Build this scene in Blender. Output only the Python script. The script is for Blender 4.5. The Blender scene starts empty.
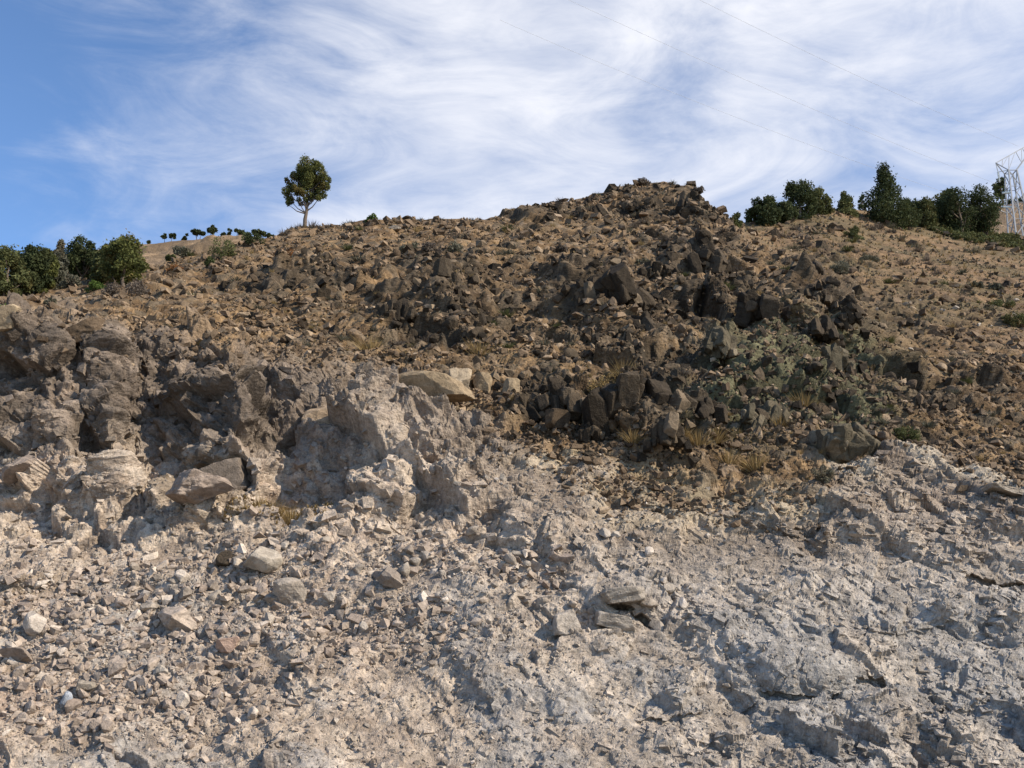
import bpy, math, random
import numpy as np
from mathutils import Vector, Matrix, Euler
random.seed(7)
rng = np.random.default_rng(11)
SC = bpy.context.scene
C = SC.collection
R = math.radians

# ------------------------------------------------------------------ camera
F = 995.6                       # focal length in pixels of a 1024 wide frame
PITCH = R(15.0)
CAMZ = 1.7
cam = bpy.data.cameras.new('camera'); camo = bpy.data.objects.new('camera', cam); C.objects.link(camo)
cam.sensor_width = 36.0; cam.lens = 36.0 * F / 1024.0
cam.clip_start = 0.1; cam.clip_end = 8000
camo.location = (0, 0, CAMZ); camo.rotation_euler = (math.pi / 2 + PITCH, 0, 0)
SC.camera = camo

# ------------------------------------------------------------------ sun, sky, exposure
SUNV = Vector((0.74, -0.32, 0.60)).normalized()
sun = bpy.data.lights.new('sun', 'SUN'); suno = bpy.data.objects.new('sun', sun); C.objects.link(suno)
sun.energy = 5.0; sun.angle = R(0.5); sun.color = (1.0, 0.90, 0.75)
suno.rotation_euler = SUNV.to_track_quat('Z', 'Y').to_euler()
suno.location = (40, -20, 60)
W = bpy.data.worlds.new('World'); SC.world = W; W.use_nodes = True
nt = W.node_tree; nt.nodes.clear()
def N(tree, typ, **kw):
    n = tree.nodes.new(typ)
    for k, v in kw.items(): setattr(n, k, v)
    return n
def L(tree, a, b): tree.links.new(a, b)
def mth(tree, op, a, b=None, clamp=False):
    n = N(tree, 'ShaderNodeMath', operation=op, use_clamp=clamp)
    for i, x in enumerate((a, b)):
        if x is None: continue
        if isinstance(x, (int, float)): n.inputs[i].default_value = x
        else: L(tree, x, n.inputs[i])
    return n.outputs[0]
def maprange(tree, x, a, b, c=0.0, d=1.0, smooth=True):
    n = N(tree, 'ShaderNodeMapRange', interpolation_type='SMOOTHSTEP' if smooth else 'LINEAR')
    L(tree, x, n.inputs[0])
    for i, v in enumerate((a, b, c, d)): n.inputs[i + 1].default_value = v
    return n.outputs[0]
def mixc(tree, fac, a, b, mode='MIX'):
    n = N(tree, 'ShaderNodeMix', data_type='RGBA', blend_type=mode)
    if isinstance(fac, (int, float)): n.inputs[0].default_value = fac
    else: L(tree, fac, n.inputs[0])
    for i, x in ((6, a), (7, b)):
        if isinstance(x, (tuple, list)): n.inputs[i].default_value = (*x[:3], 1)
        else: L(tree, x, n.inputs[i])
    return n.outputs[2]
sky = N(nt, 'ShaderNodeTexSky', sky_type='NISHITA')
sky.sun_disc = False
sky.sun_elevation = math.asin(SUNV.z); sky.sun_rotation = math.atan2(SUNV.x, SUNV.y)
sky.air_density = 1.0; sky.dust_density = 0.9; sky.ozone_density = 1.2; sky.altitude = 1500
tc = N(nt, 'ShaderNodeTexCoord')
def sky_noise(rot, scale, sc, detail, rough, dist, off=(0, 0, 0)):
    # the cirrus sheet: the view direction is turned, stretched, and fed to a noise
    m = N(nt, 'ShaderNodeMapping'); L(nt, tc.outputs['Generated'], m.inputs[0])
    m.inputs['Rotation'].default_value = tuple(R(a) for a in rot); m.inputs['Scale'].default_value = scale
    m.inputs['Location'].default_value = off
    n = N(nt, 'ShaderNodeTexNoise'); L(nt, m.outputs[0], n.inputs['Vector'])
    n.inputs['Scale'].default_value = sc; n.inputs['Detail'].default_value = detail
    n.inputs['Roughness'].default_value = rough; n.inputs['Distortion'].default_value = dist
    return n.outputs[0]
big = sky_noise((0, 20, 0), (1, 1, 1.6), 2.6, 4, .5, .6, (3.1, 0, 1.3))
mid = sky_noise((0, 38, 0), (1.0, 1, 2.6), 5.5, 8, .62, 1.1, (0.4, 2.0, 5.0))
fine = sky_noise((0, 50, 0), (.8, 1, 3.6), 13, 8, .7, 1.6, (7.0, 1.0, 2.0))
sep = N(nt, 'ShaderNodeSeparateXYZ'); L(nt, tc.outputs['Generated'], sep.inputs[0])
grad = maprange(nt, sep.outputs[0], -0.52, 0.12, 0.0, 0.42)
dens = mth(nt, 'ADD', mth(nt, 'MULTIPLY', big, 0.75), mth(nt, 'ADD', mth(nt, 'MULTIPLY', mid, 0.7), mth(nt, 'MULTIPLY', fine, 0.16)))
dens = mth(nt, 'ADD', dens, grad)
# unseen sky overhead and behind the road is cleared of cirrus to lower fill
dens = mth(nt, 'SUBTRACT', dens, mth(nt, 'ADD', maprange(nt, sep.outputs[1], .66, .25, 0, .55), maprange(nt, sep.outputs[2], .66, .86, 0, .5)))
cl = maprange(nt, dens, 0.70, 1.50, 0.0, 0.98)
bgsky = N(nt, 'ShaderNodeBackground'); bgsky.inputs[1].default_value = 0.12
skyc = mixc(nt, 1.0, sky.outputs[0], (1.0, 1.20, 1.40), 'MULTIPLY')
L(nt, mixc(nt, cl, skyc, (6.7, 6.75, 7.1)), bgsky.inputs[0])
wo = N(nt, 'ShaderNodeOutputWorld'); L(nt, bgsky.outputs[0], wo.inputs[0])
SC.view_settings.view_transform = 'Standard'; SC.view_settings.look = 'None'
SC.view_settings.exposure = 0.36; SC.view_settings.gamma = 1.0
SC.view_settings.use_curve_mapping = False
SC.cycles.max_bounces = 3

# ------------------------------------------------------------------ helpers: naming
def tag(o, label=None, cat=None, group=None, kind=None):
    if label: o['label'] = label
    if cat: o['category'] = cat
    if group: o['group'] = group
    if kind: o['kind'] = kind
    return o
def mesh_np(name, V, Fc, mat, nside=3, smooth=False):
    """mesh from numpy vertices and an (n, nside) face array"""
    me = bpy.data.meshes.new(name)
    V = np.ascontiguousarray(V, dtype=np.float32); Fc = np.ascontiguousarray(Fc, dtype=np.int32)
    me.vertices.add(len(V)); me.vertices.foreach_set('co', V.ravel())
    me.loops.add(Fc.size); me.loops.foreach_set('vertex_index', Fc.ravel())
    me.polygons.add(len(Fc)); me.polygons.foreach_set('loop_start', np.arange(0, Fc.size, nside, dtype=np.int32))
    me.polygons.foreach_set('use_smooth', np.full(len(Fc), smooth, dtype=bool))
    me.materials.append(mat); me.update(calc_edges=True)
    return me
def link(name, me, loc=(0, 0, 0), parent=None):
    o = bpy.data.objects.new(name, me); C.objects.link(o); o.location = loc
    if parent: o.parent = parent
    return o
def fattr(me, name, vals):
    a = me.attributes.new(name, 'FLOAT', 'POINT'); a.data.foreach_set('value', np.ascontiguousarray(vals, dtype=np.float32))
def cattr(me, name, rgb):
    a = me.attributes.new(name, 'FLOAT_COLOR', 'POINT')
    rgba = np.ones((len(rgb), 4), dtype=np.float32); rgba[:, :3] = rgb
    a.data.foreach_set('color', rgba.ravel())

# ------------------------------------------------------------------ helpers: noise on numpy arrays
TB = [rng.random((256 * 256), dtype=np.float32) for _ in range(12)]
def hsh(ix, iy, seed):
    return ((ix + seed * 57) & 255) * 256 + ((iy + seed * 131) & 255)
def vnoise(x, y, seed=0):
    ix = np.floor(x).astype(np.int32); iy = np.floor(y).astype(np.int32)
    fx = (x - ix).astype(np.float32); fy = (y - iy).astype(np.float32)
    fx = fx * fx * fx * (fx * (fx * 6 - 15) + 10); fy = fy * fy * fy * (fy * (fy * 6 - 15) + 10)
    T = TB[seed % 12]
    a = T[hsh(ix, iy, seed)]; b = T[hsh(ix + 1, iy, seed)]; c = T[hsh(ix, iy + 1, seed)]; d = T[hsh(ix + 1, iy + 1, seed)]
    return (a * (1 - fx) + b * fx) * (1 - fy) + (c * (1 - fx) + d * fx) * fy
def fbm(x, y, oct=4, seed=0, rough=.5):
    s = 0; a = 1.0; t = 0
    for i in range(oct):
        s = s + a * (vnoise(x, y, seed + i * 3) - .5); t += a; a *= rough
        x, y = (x * 1.6 + y * 1.2) + 7.3, (-x * 1.2 + y * 1.6) + 3.1
    return s / t * 2
def blocks(x, y, cell, seed, ang=0., stretch=1., k=.9, tilt=.6, rnd=.35):
    """relief of fractured rock: per cell a tilted block with its own flanks; the highest block wins.
    returns height (in metres for amplitude 1) and a random number per block"""
    ca, sa = math.cos(ang), math.sin(ang)
    X = (x * ca + y * sa) / cell / stretch; Y = (-x * sa + y * ca) / cell
    ix = np.floor(X).astype(np.int32); iy = np.floor(Y).astype(np.int32)
    best = np.full(X.shape, -9., dtype=np.float32); bid = np.zeros(X.shape, dtype=np.float32)
    for dx in (-1, 0, 1):
        for dy in (-1, 0, 1):
            h = hsh(ix + dx, iy + dy, seed)
            rx = X - (ix + dx + TB[0][h]); ry = Y - (iy + dy + TB[1][h])
            a = TB[2][h] * 3.1416; c = np.cos(a) * 1.0; s = np.sin(a)
            f = np.maximum(np.abs(c * rx + s * ry), np.abs(-s * rx + c * ry) * (.7 + .8 * TB[6][h]))
            hh = (TB[3][h] - .5) * 2 * rnd + tilt * ((TB[4][h] - .5) * 2 * rx + (TB[5][h] - .5) * 2 * ry) - k * f
            m = hh > best
            best = np.where(m, hh, best); bid = np.where(m, TB[7][h], bid)
    return best * cell, bid
def blocks3(p, cell, seed, rot=(0, 0, 0), stretch=(1, 1, 1), k=.9, tilt=.6, rnd=.35, step=.2, irr=.5):
    """jointed rock in space: cells of a turned lattice, each with a face of its own tilt and level"""
    M_ = np.array(Euler([R(a) for a in rot]).to_matrix(), dtype=np.float32)
    Q = (p @ M_) / (cell * np.array(stretch, dtype=np.float32))
    Q = [Q[..., i] + (seed * 3.7 + 100) for i in range(3)]
    I = [np.floor(q_ - .5).astype(np.int32) for q_ in Q]
    best = np.full(Q[0].shape, -9., dtype=np.float32); bid = np.zeros(Q[0].shape, dtype=np.float32)
    for a in (0, 1):
        for b in (0, 1):
            for c in (0, 1):
                h = (((I[0] + a) * 73856093) ^ ((I[1] + b) * 19349663) ^ ((I[2] + c) * 83492791)) & 65535
                rx = Q[0] - (I[0] + a + .5 + irr * (TB[0][h] - .5)); ry = Q[1] - (I[1] + b + .5 + irr * (TB[1][h] - .5)); rz = Q[2] - (I[2] + c + .5 + irr * (TB[2][h] - .5))
                f = np.maximum(np.maximum(np.abs(rx + .35 * (TB[8][h] - .5) * rz), np.abs(ry)), np.abs(rz + .5 * (TB[9][h] - .5) * rx))
                hh = (TB[3][h] - .5) * 2 * rnd + 2 * tilt * ((TB[4][h] - .5) * rx + (TB[5][h] - .5) * ry + (TB[6][h] - .5) * rz) - k * f
                m = hh > best
                best = np.where(m, hh, best); bid = np.where(m, TB[7][h], bid)
    return (best + step * (bid - .5)) * cell, bid
def sstep(x, a, b):
    t = np.clip((x - a) / (b - a), 0, 1); return t * t * (3 - 2 * t)
def ell(u, v, u0, v0, ru, rv, rot=0.):
    c, s = math.cos(R(rot)), math.sin(R(rot)); du = u - u0; dv = v - v0
    a = (c * du + s * dv) / ru; b = (-s * du + c * dv) / rv
    return np.exp(-(a * a + b * b) ** 1.5)

def ray(u, v):
    x = (np.asarray(u, dtype=np.float64) - 512) / F; w = (384 - np.asarray(v, dtype=np.float64)) / F
    return x, math.cos(PITCH) - w * math.sin(PITCH), math.sin(PITCH) + w * math.cos(PITCH)
def world(u, v, d):
    x, y, z = ray(u, v)
    return x / y * d, d + 0 * x, CAMZ + z / y * d
def px(d): return d * 1.03 / F    # metres per pixel at distance d

# ------------------------------------------------------------------ materials
MATS = {}
def base_mat(name, rough=.95):
    m = bpy.data.materials.new(name); m.use_nodes = True
    t = m.node_tree; b = t.nodes['Principled BSDF']; b.inputs['Roughness'].default_value = rough
    b.inputs['Specular IOR Level'].default_value = .15
    MATS[name] = m
    return m, t, b
def noise(t, scale, detail=5, rough=.6, dist=0., vec=None):
    n = N(t, 'ShaderNodeTexNoise'); n.inputs['Scale'].default_value = scale; n.inputs['Detail'].default_value = detail
    n.inputs['Roughness'].default_value = rough; n.inputs['Distortion'].default_value = dist
    if vec is None:
        g = N(t, 'ShaderNodeNewGeometry'); vec = g.outputs['Position']
    L(t, vec, n.inputs['Vector'])
    return n.outputs[0]
def bump(t, b, h, strength, dist):
    n = N(t, 'ShaderNodeBump'); n.inputs['Strength'].default_value = strength; n.inputs['Distance'].default_value = dist
    L(t, h, n.inputs['Height']); L(t, n.outputs[0], b.inputs['Normal'])
# hillside: the colour of the ground is stored on the terrain; nodes add grain, lichen and fine relief
def ground_mat():
    m, t, b = base_mat('hillside_rock')
    a = N(t, 'ShaderNodeAttribute'); a.attribute_name = 'rock_colour'
    g1 = noise(t, 9, 6, .65, .4); g2 = noise(t, 38, 4, .7); g3 = noise(t, 2.1, 5, .6, .5)
    f = mth(t, 'ADD', maprange(t, g1, .3, .7, .72, 1.28), mth(t, 'ADD', maprange(t, g2, .3, .7, -.2, .2), maprange(t, g3, .3, .7, -.12, .12)))
    cb = N(t, 'ShaderNodeCombineColor'); [L(t, f, cb.inputs[i]) for i in range(3)]
    L(t, mixc(t, 1., a.outputs['Color'], cb.outputs[0], 'MULTIPLY'), b.inputs['Base Color'])
    mp = N(t, 'ShaderNodeMapping'); gg = N(t, 'ShaderNodeNewGeometry'); L(t, gg.outputs['Position'], mp.inputs[0])
    mp.inputs['Rotation'].default_value = (R(10), R(-42), R(20)); mp.inputs['Scale'].default_value = (5, 13, 15)
    vo = N(t, 'ShaderNodeTexVoronoi', distance='CHEBYCHEV'); L(t, mp.outputs[0], vo.inputs['Vector']); vo.inputs['Scale'].default_value = 1.0
    hh = mth(t, 'ADD', mth(t, 'ADD', g1, mth(t, 'MULTIPLY', g2, .4)), mth(t, 'MULTIPLY', vo.outputs['Distance'], -.55))
    bump(t, b, hh, .9, .06)
    return m
M_GROUND = ground_mat()
def stone_mat(name, c1, c2, c3, bs=.7):
    m, t, b = base_mat(name)
    a = N(t, 'ShaderNodeAttribute'); a.attribute_name = 'tint'
    oi = N(t, 'ShaderNodeObjectInfo')
    tc_ = N(t, 'ShaderNodeTexCoord')
    r = mth(t, 'FRACT', mth(t, 'ADD', a.outputs['Fac'], oi.outputs['Random']))
    n1 = noise(t, 7, 5, .65, .5); n2 = noise(t, 40, 4, .7)
    c = mixc(t, maprange(t, r, 0, .75, 0, 1, False), c1, c2)
    c = mixc(t, maprange(t, r, .86, .97), c, c3)
    f = mth(t, 'ADD', maprange(t, n1, .3, .7, .7, 1.25), maprange(t, n2, .3, .7, -.15, .15))
    cb = N(t, 'ShaderNodeCombineColor'); [L(t, f, cb.inputs[i]) for i in range(3)]
    L(t, mixc(t, 1., c, cb.outputs[0], 'MULTIPLY'), b.inputs['Base Color'])
    bump(t, b, mth(t, 'ADD', n1, mth(t, 'MULTIPLY', n2, .4)), bs, .05)
    return m
M_SGREY = stone_mat('grey_stone', (.24, .195, .155), (.38, .32, .255), (.46, .39, .32))
M_SBROWN = stone_mat('brown_stone', (.070, .049, .031), (.215, .150, .095), (.34, .25, .165))
M_SDARK = stone_mat('dark_stone', (.026, .020, .014), (.075, .056, .037), (.19, .14, .09), 1.)
M_STAN = stone_mat('tan_stone', (.26, .19, .115), (.33, .25, .16), (.36, .28, .19))
M_SPINK = stone_mat('pinkish_stone', (.25, .195, .155), (.40, .32, .25), (.50, .42, .34))
M_SGREEN = stone_mat('olive_stone', (.070, .059, .038), (.150, .120, .078), (.23, .185, .125), 1.)
M_SFACE = stone_mat('cut_face_stone', (.29, .245, .195), (.43, .365, .295), (.38, .35, .31), .9)
M_SCUT = stone_mat('brown_grey_stone', (.12, .094, .072), (.25, .20, .155), (.36, .29, .23))
M_SBLUE = stone_mat('bluish_stone', (.20, .21, .22), (.30, .31, .32), (.30, .31, .33))
M_SRED = stone_mat('reddish_stone', (.31, .21, .155), (.36, .25, .19), (.42, .27, .19))
M_SPALE = stone_mat('pale_stone', (.26, .215, .165), (.36, .305, .24), (.40, .34, .27))
def leaf_mat(name, dark, light, warm=None, warmth=.8, trans=.25):
    m, t, b = base_mat(name, .8)
    a = N(t, 'ShaderNodeAttribute'); a.attribute_name = 'tint'
    c = mixc(t, a.outputs['Fac'], dark, light)
    if warm:
        w = noise(t, 1.7, 2, .5); c = mixc(t, maprange(t, w, .52, .66, 0, warmth), c, warm)
    L(t, c, b.inputs['Base Color'])
    tr = N(t, 'ShaderNodeBsdfTranslucent'); L(t, c, tr.inputs[0])
    mx = N(t, 'ShaderNodeMixShader'); mx.inputs[0].default_value = trans
    L(t, b.outputs[0], mx.inputs[1]); L(t, tr.outputs[0], mx.inputs[2])
    L(t, mx.outputs[0], t.nodes['Material Output'].inputs[0])
    return m
M_JUN = leaf_mat('juniper_leaf', (.045, .054, .018), (.16, .165, .05), (.17, .12, .04), .75)
M_DARKG = leaf_mat('dark_evergreen_leaf', (.026, .036, .016), (.085, .100, .038), (.07, .07, .025), .4)
M_OLIVE = leaf_mat('olive_leaf', (.050, .058, .022), (.15, .155, .06), (.13, .10, .035), .6)
M_BRIGHT = leaf_mat('bright_green_leaf', (.05, .085, .018), (.12, .17, .04))
M_SAGE = leaf_mat('grey_green_leaf', (.075, .075, .05), (.19, .18, .13), (.16, .13, .08), .7)
M_RUST = leaf_mat('rusty_leaf', (.14, .060, .022), (.29, .14, .055))
M_STRAW = leaf_mat('dry_straw', (.20, .135, .055), (.38, .27, .12), (.24, .17, .075), .5)
M_TWIG = leaf_mat('dry_twig', (.09, .07, .055), (.20, .165, .13), None)
M_BARK, _t, _b = base_mat('bark')
_n = noise(_t, 30, 5, .7); L(_t, mixc(_t, _n, (.07, .052, .038), (.20, .155, .12)), _b.inputs['Base Color']); bump(_t, _b, _n, .8, .02)
M_STEEL, _t, _b = base_mat('galvanised_steel', .55)
_b.inputs['Metallic'].default_value = .2
_n = noise(_t, 8, 3, .6); L(_t, mixc(_t, _n, (.24, .245, .255), (.36, .365, .375)), _b.inputs['Base Color'])
M_WIRE, _t, _b = base_mat('wire_metal', .5)
_n = noise(_t, 3, 2, .6); L(_t, mixc(_t, _n, (.36, .38, .42), (.42, .44, .48)), _b.inputs['Base Color'])
M_GLASS, _t, _b = base_mat('insulator_glass', .3)
_n = noise(_t, 12, 2, .5); L(_t, mixc(_t, _n, (.50, .56, .56), (.70, .74, .74)), _b.inputs['Base Color'])
M_FLAT, _t, _b = base_mat('gravel_ground')
_n = noise(_t, 3, 7, .7); _n2 = noise(_t, .15, 4, .5)
L(_t, mixc(_t, _n, mixc(_t, _n2, (.22, .19, .155), (.30, .26, .21)), (.38, .33, .28)), _b.inputs['Base Color']); bump(_t, _b, _n, .7, .05)

# ------------------------------------------------------------------ terrain: the road cut and the slope above it
def tab(*p): return np.array(p, dtype=np.float64)
CREST = tab((-900, 345), (-200, 318), (0, 291), (50, 286), (100, 281), (130, 275), (150, 268), (170, 262), (190, 255), (220, 247), (250, 241), (280, 235),
            (300, 227), (340, 224), (400, 220), (450, 219), (490, 216), (520, 208), (550, 203), (580, 198), (610, 190), (635, 185), (665, 184),
            (690, 187), (703, 198), (715, 211), (728, 221), (745, 223), (770, 219), (800, 211), (840, 208), (870, 211), (910, 220), (960, 230), (1024, 240), (1200, 262), (1900, 340))
def prof(*p): return tab(*p)[::-1]
PR = {
 -900: prof((830, 11.4), (768, 12.3), (700, 13.3), (600, 15.2), (520, 17.4), (440, 18.3), (360, 20.0), (330, 27.0), (300, 35.0), (260, 50.0)),
 0:   prof((830, 11.2), (768, 12.3), (700, 13.3), (600, 15.2), (540, 16.8), (520, 17.4), (440, 18.2), (330, 19.4), (318, 20.4), (300, 27.0), (285, 35.0), (250, 50.0)),
 110: prof((830, 11.2), (768, 12.3), (700, 13.3), (600, 15.2), (540, 16.8), (520, 17.5), (440, 18.4), (330, 19.9), (310, 22.0), (290, 27.0), (270, 35.0), (240, 50.0)),
 220: prof((830, 11.2), (768, 12.3), (700, 13.2), (600, 15.0), (530, 16.9), (512, 17.5), (440, 18.3), (355, 19.8), (300, 25.0), (265, 31.0), (245, 36.0), (225, 43.0)),
 350: prof((830, 11.2), (768, 12.2), (700, 13.1), (600, 14.6), (530, 16.0), (440, 17.9), (350, 21.0), (280, 28.0), (222, 38.0), (200, 44.0)),
 512: prof((830, 11.2), (768, 12.2), (700, 13.1), (600, 14.3), (520, 15.6), (430, 18.2), (350, 22.0), (280, 28.0), (214, 38.0), (170, 47.0)),
 660: prof((830, 11.2), (768, 12.2), (700, 13.1), (600, 14.3), (520, 15.6), (430, 18.4), (350, 22.5), (280, 29.0), (183, 43.0), (150, 49.0)),
 900: prof((830, 11.2), (768, 12.1), (700, 13.0), (600, 14.2), (520, 15.4), (430, 18.4), (350, 22.5), (280, 29.0), (183, 43.0), (150, 49.0)),
}
PRB = {
 600: prof((830, 11.2), (768, 12.1), (700, 13.0), (600, 14.2), (520, 15.4), (430, 18.8), (350, 25.0), (280, 38.0), (207, 66.0), (170, 85.0)),
 830: prof((830, 11.2), (768, 12.1), (700, 13.0), (600, 14.1), (520, 15.3), (430, 18.8), (350, 25.0), (280, 38.0), (207, 66.0), (170, 85.0)),
 1024: prof((830, 11.2), (768, 12.0), (700, 12.9), (600, 13.9), (520, 14.9), (470, 16.5), (430, 19.5), (350, 28.0), (280, 46.0), (238, 72.0), (200, 95.0)),
 1900: prof((830, 11.2), (768, 12.0), (700, 12.9), (600, 13.9), (520, 16.0), (430, 22.0), (380, 32.0), (340, 55.0), (300, 80.0), (200, 120.0)),
}
def dprof(P, U, V):
    ks = sorted(P); out = np.zeros_like(V)
    prof_d = [np.exp(np.interp(V, P[k][:, 0], np.log(P[k][:, 1]))) for k in ks]
    for i in range(len(ks) - 1):
        a, b = ks[i], ks[i + 1]
        m = (U >= a) & (U <= b); t = np.clip((U - a) / (b - a), 0, 1)
        out = np.where(m, prof_d[i] * (1 - t) + prof_d[i + 1] * t, out)
    out = np.where(U < ks[0], prof_d[0], out); out = np.where(U > ks[-1], prof_d[-1], out)
    return out
def blur(A, n, axis):
    if n < 2: return A
    k = np.hanning(n + 2)[1:-1]; k /= k.sum(); r = n // 2
    pad = [(0, 0), (0, 0)]; pad[axis] = (r, r)
    P = np.pad(A, pad, mode='edge'); out = np.zeros_like(A)
    for i in range(len(k)):
        sl = [slice(None)] * 2; sl[axis] = slice(i, i + A.shape[axis])
        out += k[i] * P[tuple(sl)]
    return out
ui = np.arange(-30, 1055, 1.0)
def grow(a, b, n, s0):
    t = np.linspace(0, 1, n); return a + np.sign(b - a) * (s0 * n * t + (abs(b - a) - s0 * n) * t ** 2.2)
us = np.concatenate([grow(-30.95, -900, 70, 2)[::-1], ui, grow(ui[-1] + 1.0, 1900, 70, 2)])
NT = 860
tt = np.linspace(0, 1, NT); tt = 1.28 * tt - .28 * tt * tt        # rows closer together towards the crest
def vcf(u): return np.interp(u, CREST[:, 0], CREST[:, 1])
U, T = np.meshgrid(us, tt)
# two passes: the first finds how the large forms fold, then the grid lines are spread evenly over them
for stage in (0, 1):
    V = 830 + T * (vcf(U) - 830)
    US = lambda v: np.interp(v, [150, 215, 240, 262, 290, 330, 400], [712, 718, 752, 800, 842, 868, 890])
    WS = np.interp(V, [250, 300, 360, 430, 500], [9, 16, 70, 160, 200])
    D = dprof(PR, U, V); DB = dprof(PRB, U, V)
    wob = 5 * fbm(V / 14., U * 0 + 3, 3, 4)
    ws = sstep(U - US(V) - wob, -WS * .4, WS)
    D = D * (1 - ws) + DB * ws
    D = blur(D, 21, 0); D = blur(D, 9, 1)
    CREST_D = D[-1].copy()
    # large hand placed forms, metres towards (-) or away (+) from the road
    def lump(u0, v0, ru, rv, amp, rot=0.):
        global D
        D -= amp * ell(U, V, u0, v0, ru, rv, rot)
    gv = sstep(V, 315, 345) * (1 - sstep(V, 480, 530))
    fold = np.interp(U + 20 * fbm(V / 34., U / 160., 3, 7) - (V - 420) * .10, [-900, -160, -60, 40, 66, 92, 116, 140, 190, 242, 268, 320, 380, 406, 450, 900], [0, 0, 1.3, .1, -.4, .3, -.5, 1.2, .6, -1.1, .5, .5, -.1, .3, 0, 0])
    D += gv * fold * .62
    lump(400, 480, 70, 42, .35, -20); lump(205, 500, 42, 26, .8); lump(330, 390, 60, 40, .2)
    lump(615, 290, 55, 40, 1.6); lump(690, 270, 50, 30, 1.2); lump(665, 395, 48, 52, 1.6); lump(760, 380, 60, 40, 1.0)
    lump(815, 300, 36, 34, 1.6); lump(560, 395, 40, 32, .8); lump(855, 350, 40, 40, -1.2); lump(765, 335, 60, 20, -.8)
    lump(650, 195, 60, 16, 1.2); lump(700, 205, 20, 16, 1.0); lump(530, 215, 30, 8, .8); lump(400, 305, 40, 20, .7); lump(440, 285, 25, 18, .6)
    lump(610, 600, 60, 25, .25); lump(795, 665, 70, 30, .30); lump(25, 575, 45, 16, .4); lump(255, 565, 40, 18, .2)
    # open joints in the cut face, each a recess under a ledge
    def crack(pts, h, dep):
        global D
        p = tab(*pts); line = np.interp(U, p[:, 0], p[:, 1]) + 3 * fbm(U / 9., U * 0, 3, 2)
        m = sstep(U, p[0, 0], p[0, 0] + 12) * (1 - sstep(U, p[-1, 0] - 12, p[-1, 0]))
        hh = h * (.7 + .6 * fbm(U / 20., U * 0 + 9, 2, 5))
        b = sstep(V - line, -1.0, 1.0) * (1 - sstep(V - line, hh, hh * 1.6 + 2))
        D += dep * m * b
    crack([(755, 692), (800, 698), (842, 698)], 11, .13)
    crack([(845, 682), (880, 684), (900, 710)], 14, .15)
    crack([(955, 578), (985, 585), (1060, 588)], 9, .15)
    crack([(630, 728), (700, 722), (760, 706)], 5, .10)
    crack([(600, 600), (640, 612), (655, 626)], 7, .25)
    crack([(820, 650), (900, 640), (1040, 600)], 5, .06)
    crack([(870, 735), (960, 722), (1050, 700)], 5, .06)
    crack([(640, 505), (720, 520), (800, 545), (830, 560)], 6, .08)
    x, y, z = world(U, V, D)
    P = np.stack([x, y, z], -1)
    # two surface coordinates that stay regular on side faces too
    Xw = (P[..., 0] + .4 * P[..., 1]).astype(np.float32); S = (P[..., 2] + .5 * P[..., 1]).astype(np.float32)
    PS = np.stack([blur(blur(P[..., i], 41, 0), 51, 1) for i in range(3)], -1)
    du = np.gradient(PS, axis=1); dv = np.gradient(PS, axis=0)
    Nn = np.cross(du, dv); Nn /= np.linalg.norm(Nn, axis=-1, keepdims=True) + 1e-9
    # geology by place
    un = U + 26 * fbm(Xw * .5, S * .5, 4, 1); vn = V + 22 * fbm(Xw * .6 + 50, S * .6, 4, 2)
    VB = np.interp(un, [-900, 0, 60, 150, 250, 330, 390, 430, 500, 560, 640, 700, 800, 850, 900, 950, 1024, 1900], [320, 322, 318, 345, 352, 368, 392, 425, 448, 470, 500, 512, 518, 488, 455, 452, 484, 520])
    vt = vn + 16 * fbm(Xw * 3, S * 3, 4, 5)
    grey = sstep(vt, VB - 24, VB + 16)
    paler = sstep(vn, VB + 8, VB + 90)
    def es(lst): 
        s = 0
        for e in lst: s = np.maximum(s, ell(un, vn, *e))
        return s
    crag = es([(612, 300, 75, 50), (700, 280, 60, 42), (665, 395, 70, 62), (770, 370, 90, 62), (822, 305, 44, 50), (660, 203, 80, 18), (545, 212, 46, 10),
               (450, 305, 95, 46), (560, 395, 52, 34), (925, 395, 60, 28), (870, 350, 50, 50), (300, 285, 60, 22), (705, 215, 26, 26), (900, 440, 60, 24)])
    crag = np.clip(crag * 1.35 * (.72 + 1.1 * fbm(Xw * .7, S * .7, 3, 8)), 0, 1) * (1 - grey * .8)
    green = np.clip(es([(800, 365, 95, 46), (740, 400, 60, 44), (850, 410, 50, 30)]) * 1.3, 0, 1) * (1 - grey)
    yellow = np.clip(es([(705, 508, 105, 22), (640, 486, 50, 13), (565, 466, 50, 10), (790, 520, 50, 12), (440, 408, 40, 12), (560, 470, 40, 8)]) * 1.2, 0, 1)
    righth = sstep(un, 760, 850) * (1 - sstep(vn, 290, 380)) * (1 - crag)
    righth = np.maximum(righth, ws * (1 - sstep(V, 280, 360)))
    soft = es([(330, 350, 60, 22), (150, 560, 190, 28), (20, 500, 60, 22), (30, 700, 80, 80), (530, 370, 40, 16)])
    scree = np.clip(es([(120, 620, 200, 70), (100, 690, 160, 50), (250, 575, 100, 26), (430, 560, 90, 16), (520, 575, 60, 16), (340, 620, 120, 26)]) * 1.25, 0, 1)
    shardy = sstep(un, 560, 760) * grey
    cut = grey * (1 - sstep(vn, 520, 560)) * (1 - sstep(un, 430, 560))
    # relief, coarse to fine
    wx = Xw + .16 * fbm(Xw * 1.1, S * 1.1, 3, 5); wy = S + .16 * fbm(Xw * 1.1 + 40, S * 1.1, 3, 6)
    wx2 = Xw + .03 * fbm(Xw * 5, S * 5, 3, 7); wy2 = S + .03 * fbm(Xw * 5 + 40, S * 5, 3, 8)
    H = np.zeros_like(Xw)
    P3 = P.astype(np.float32).copy()
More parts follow.
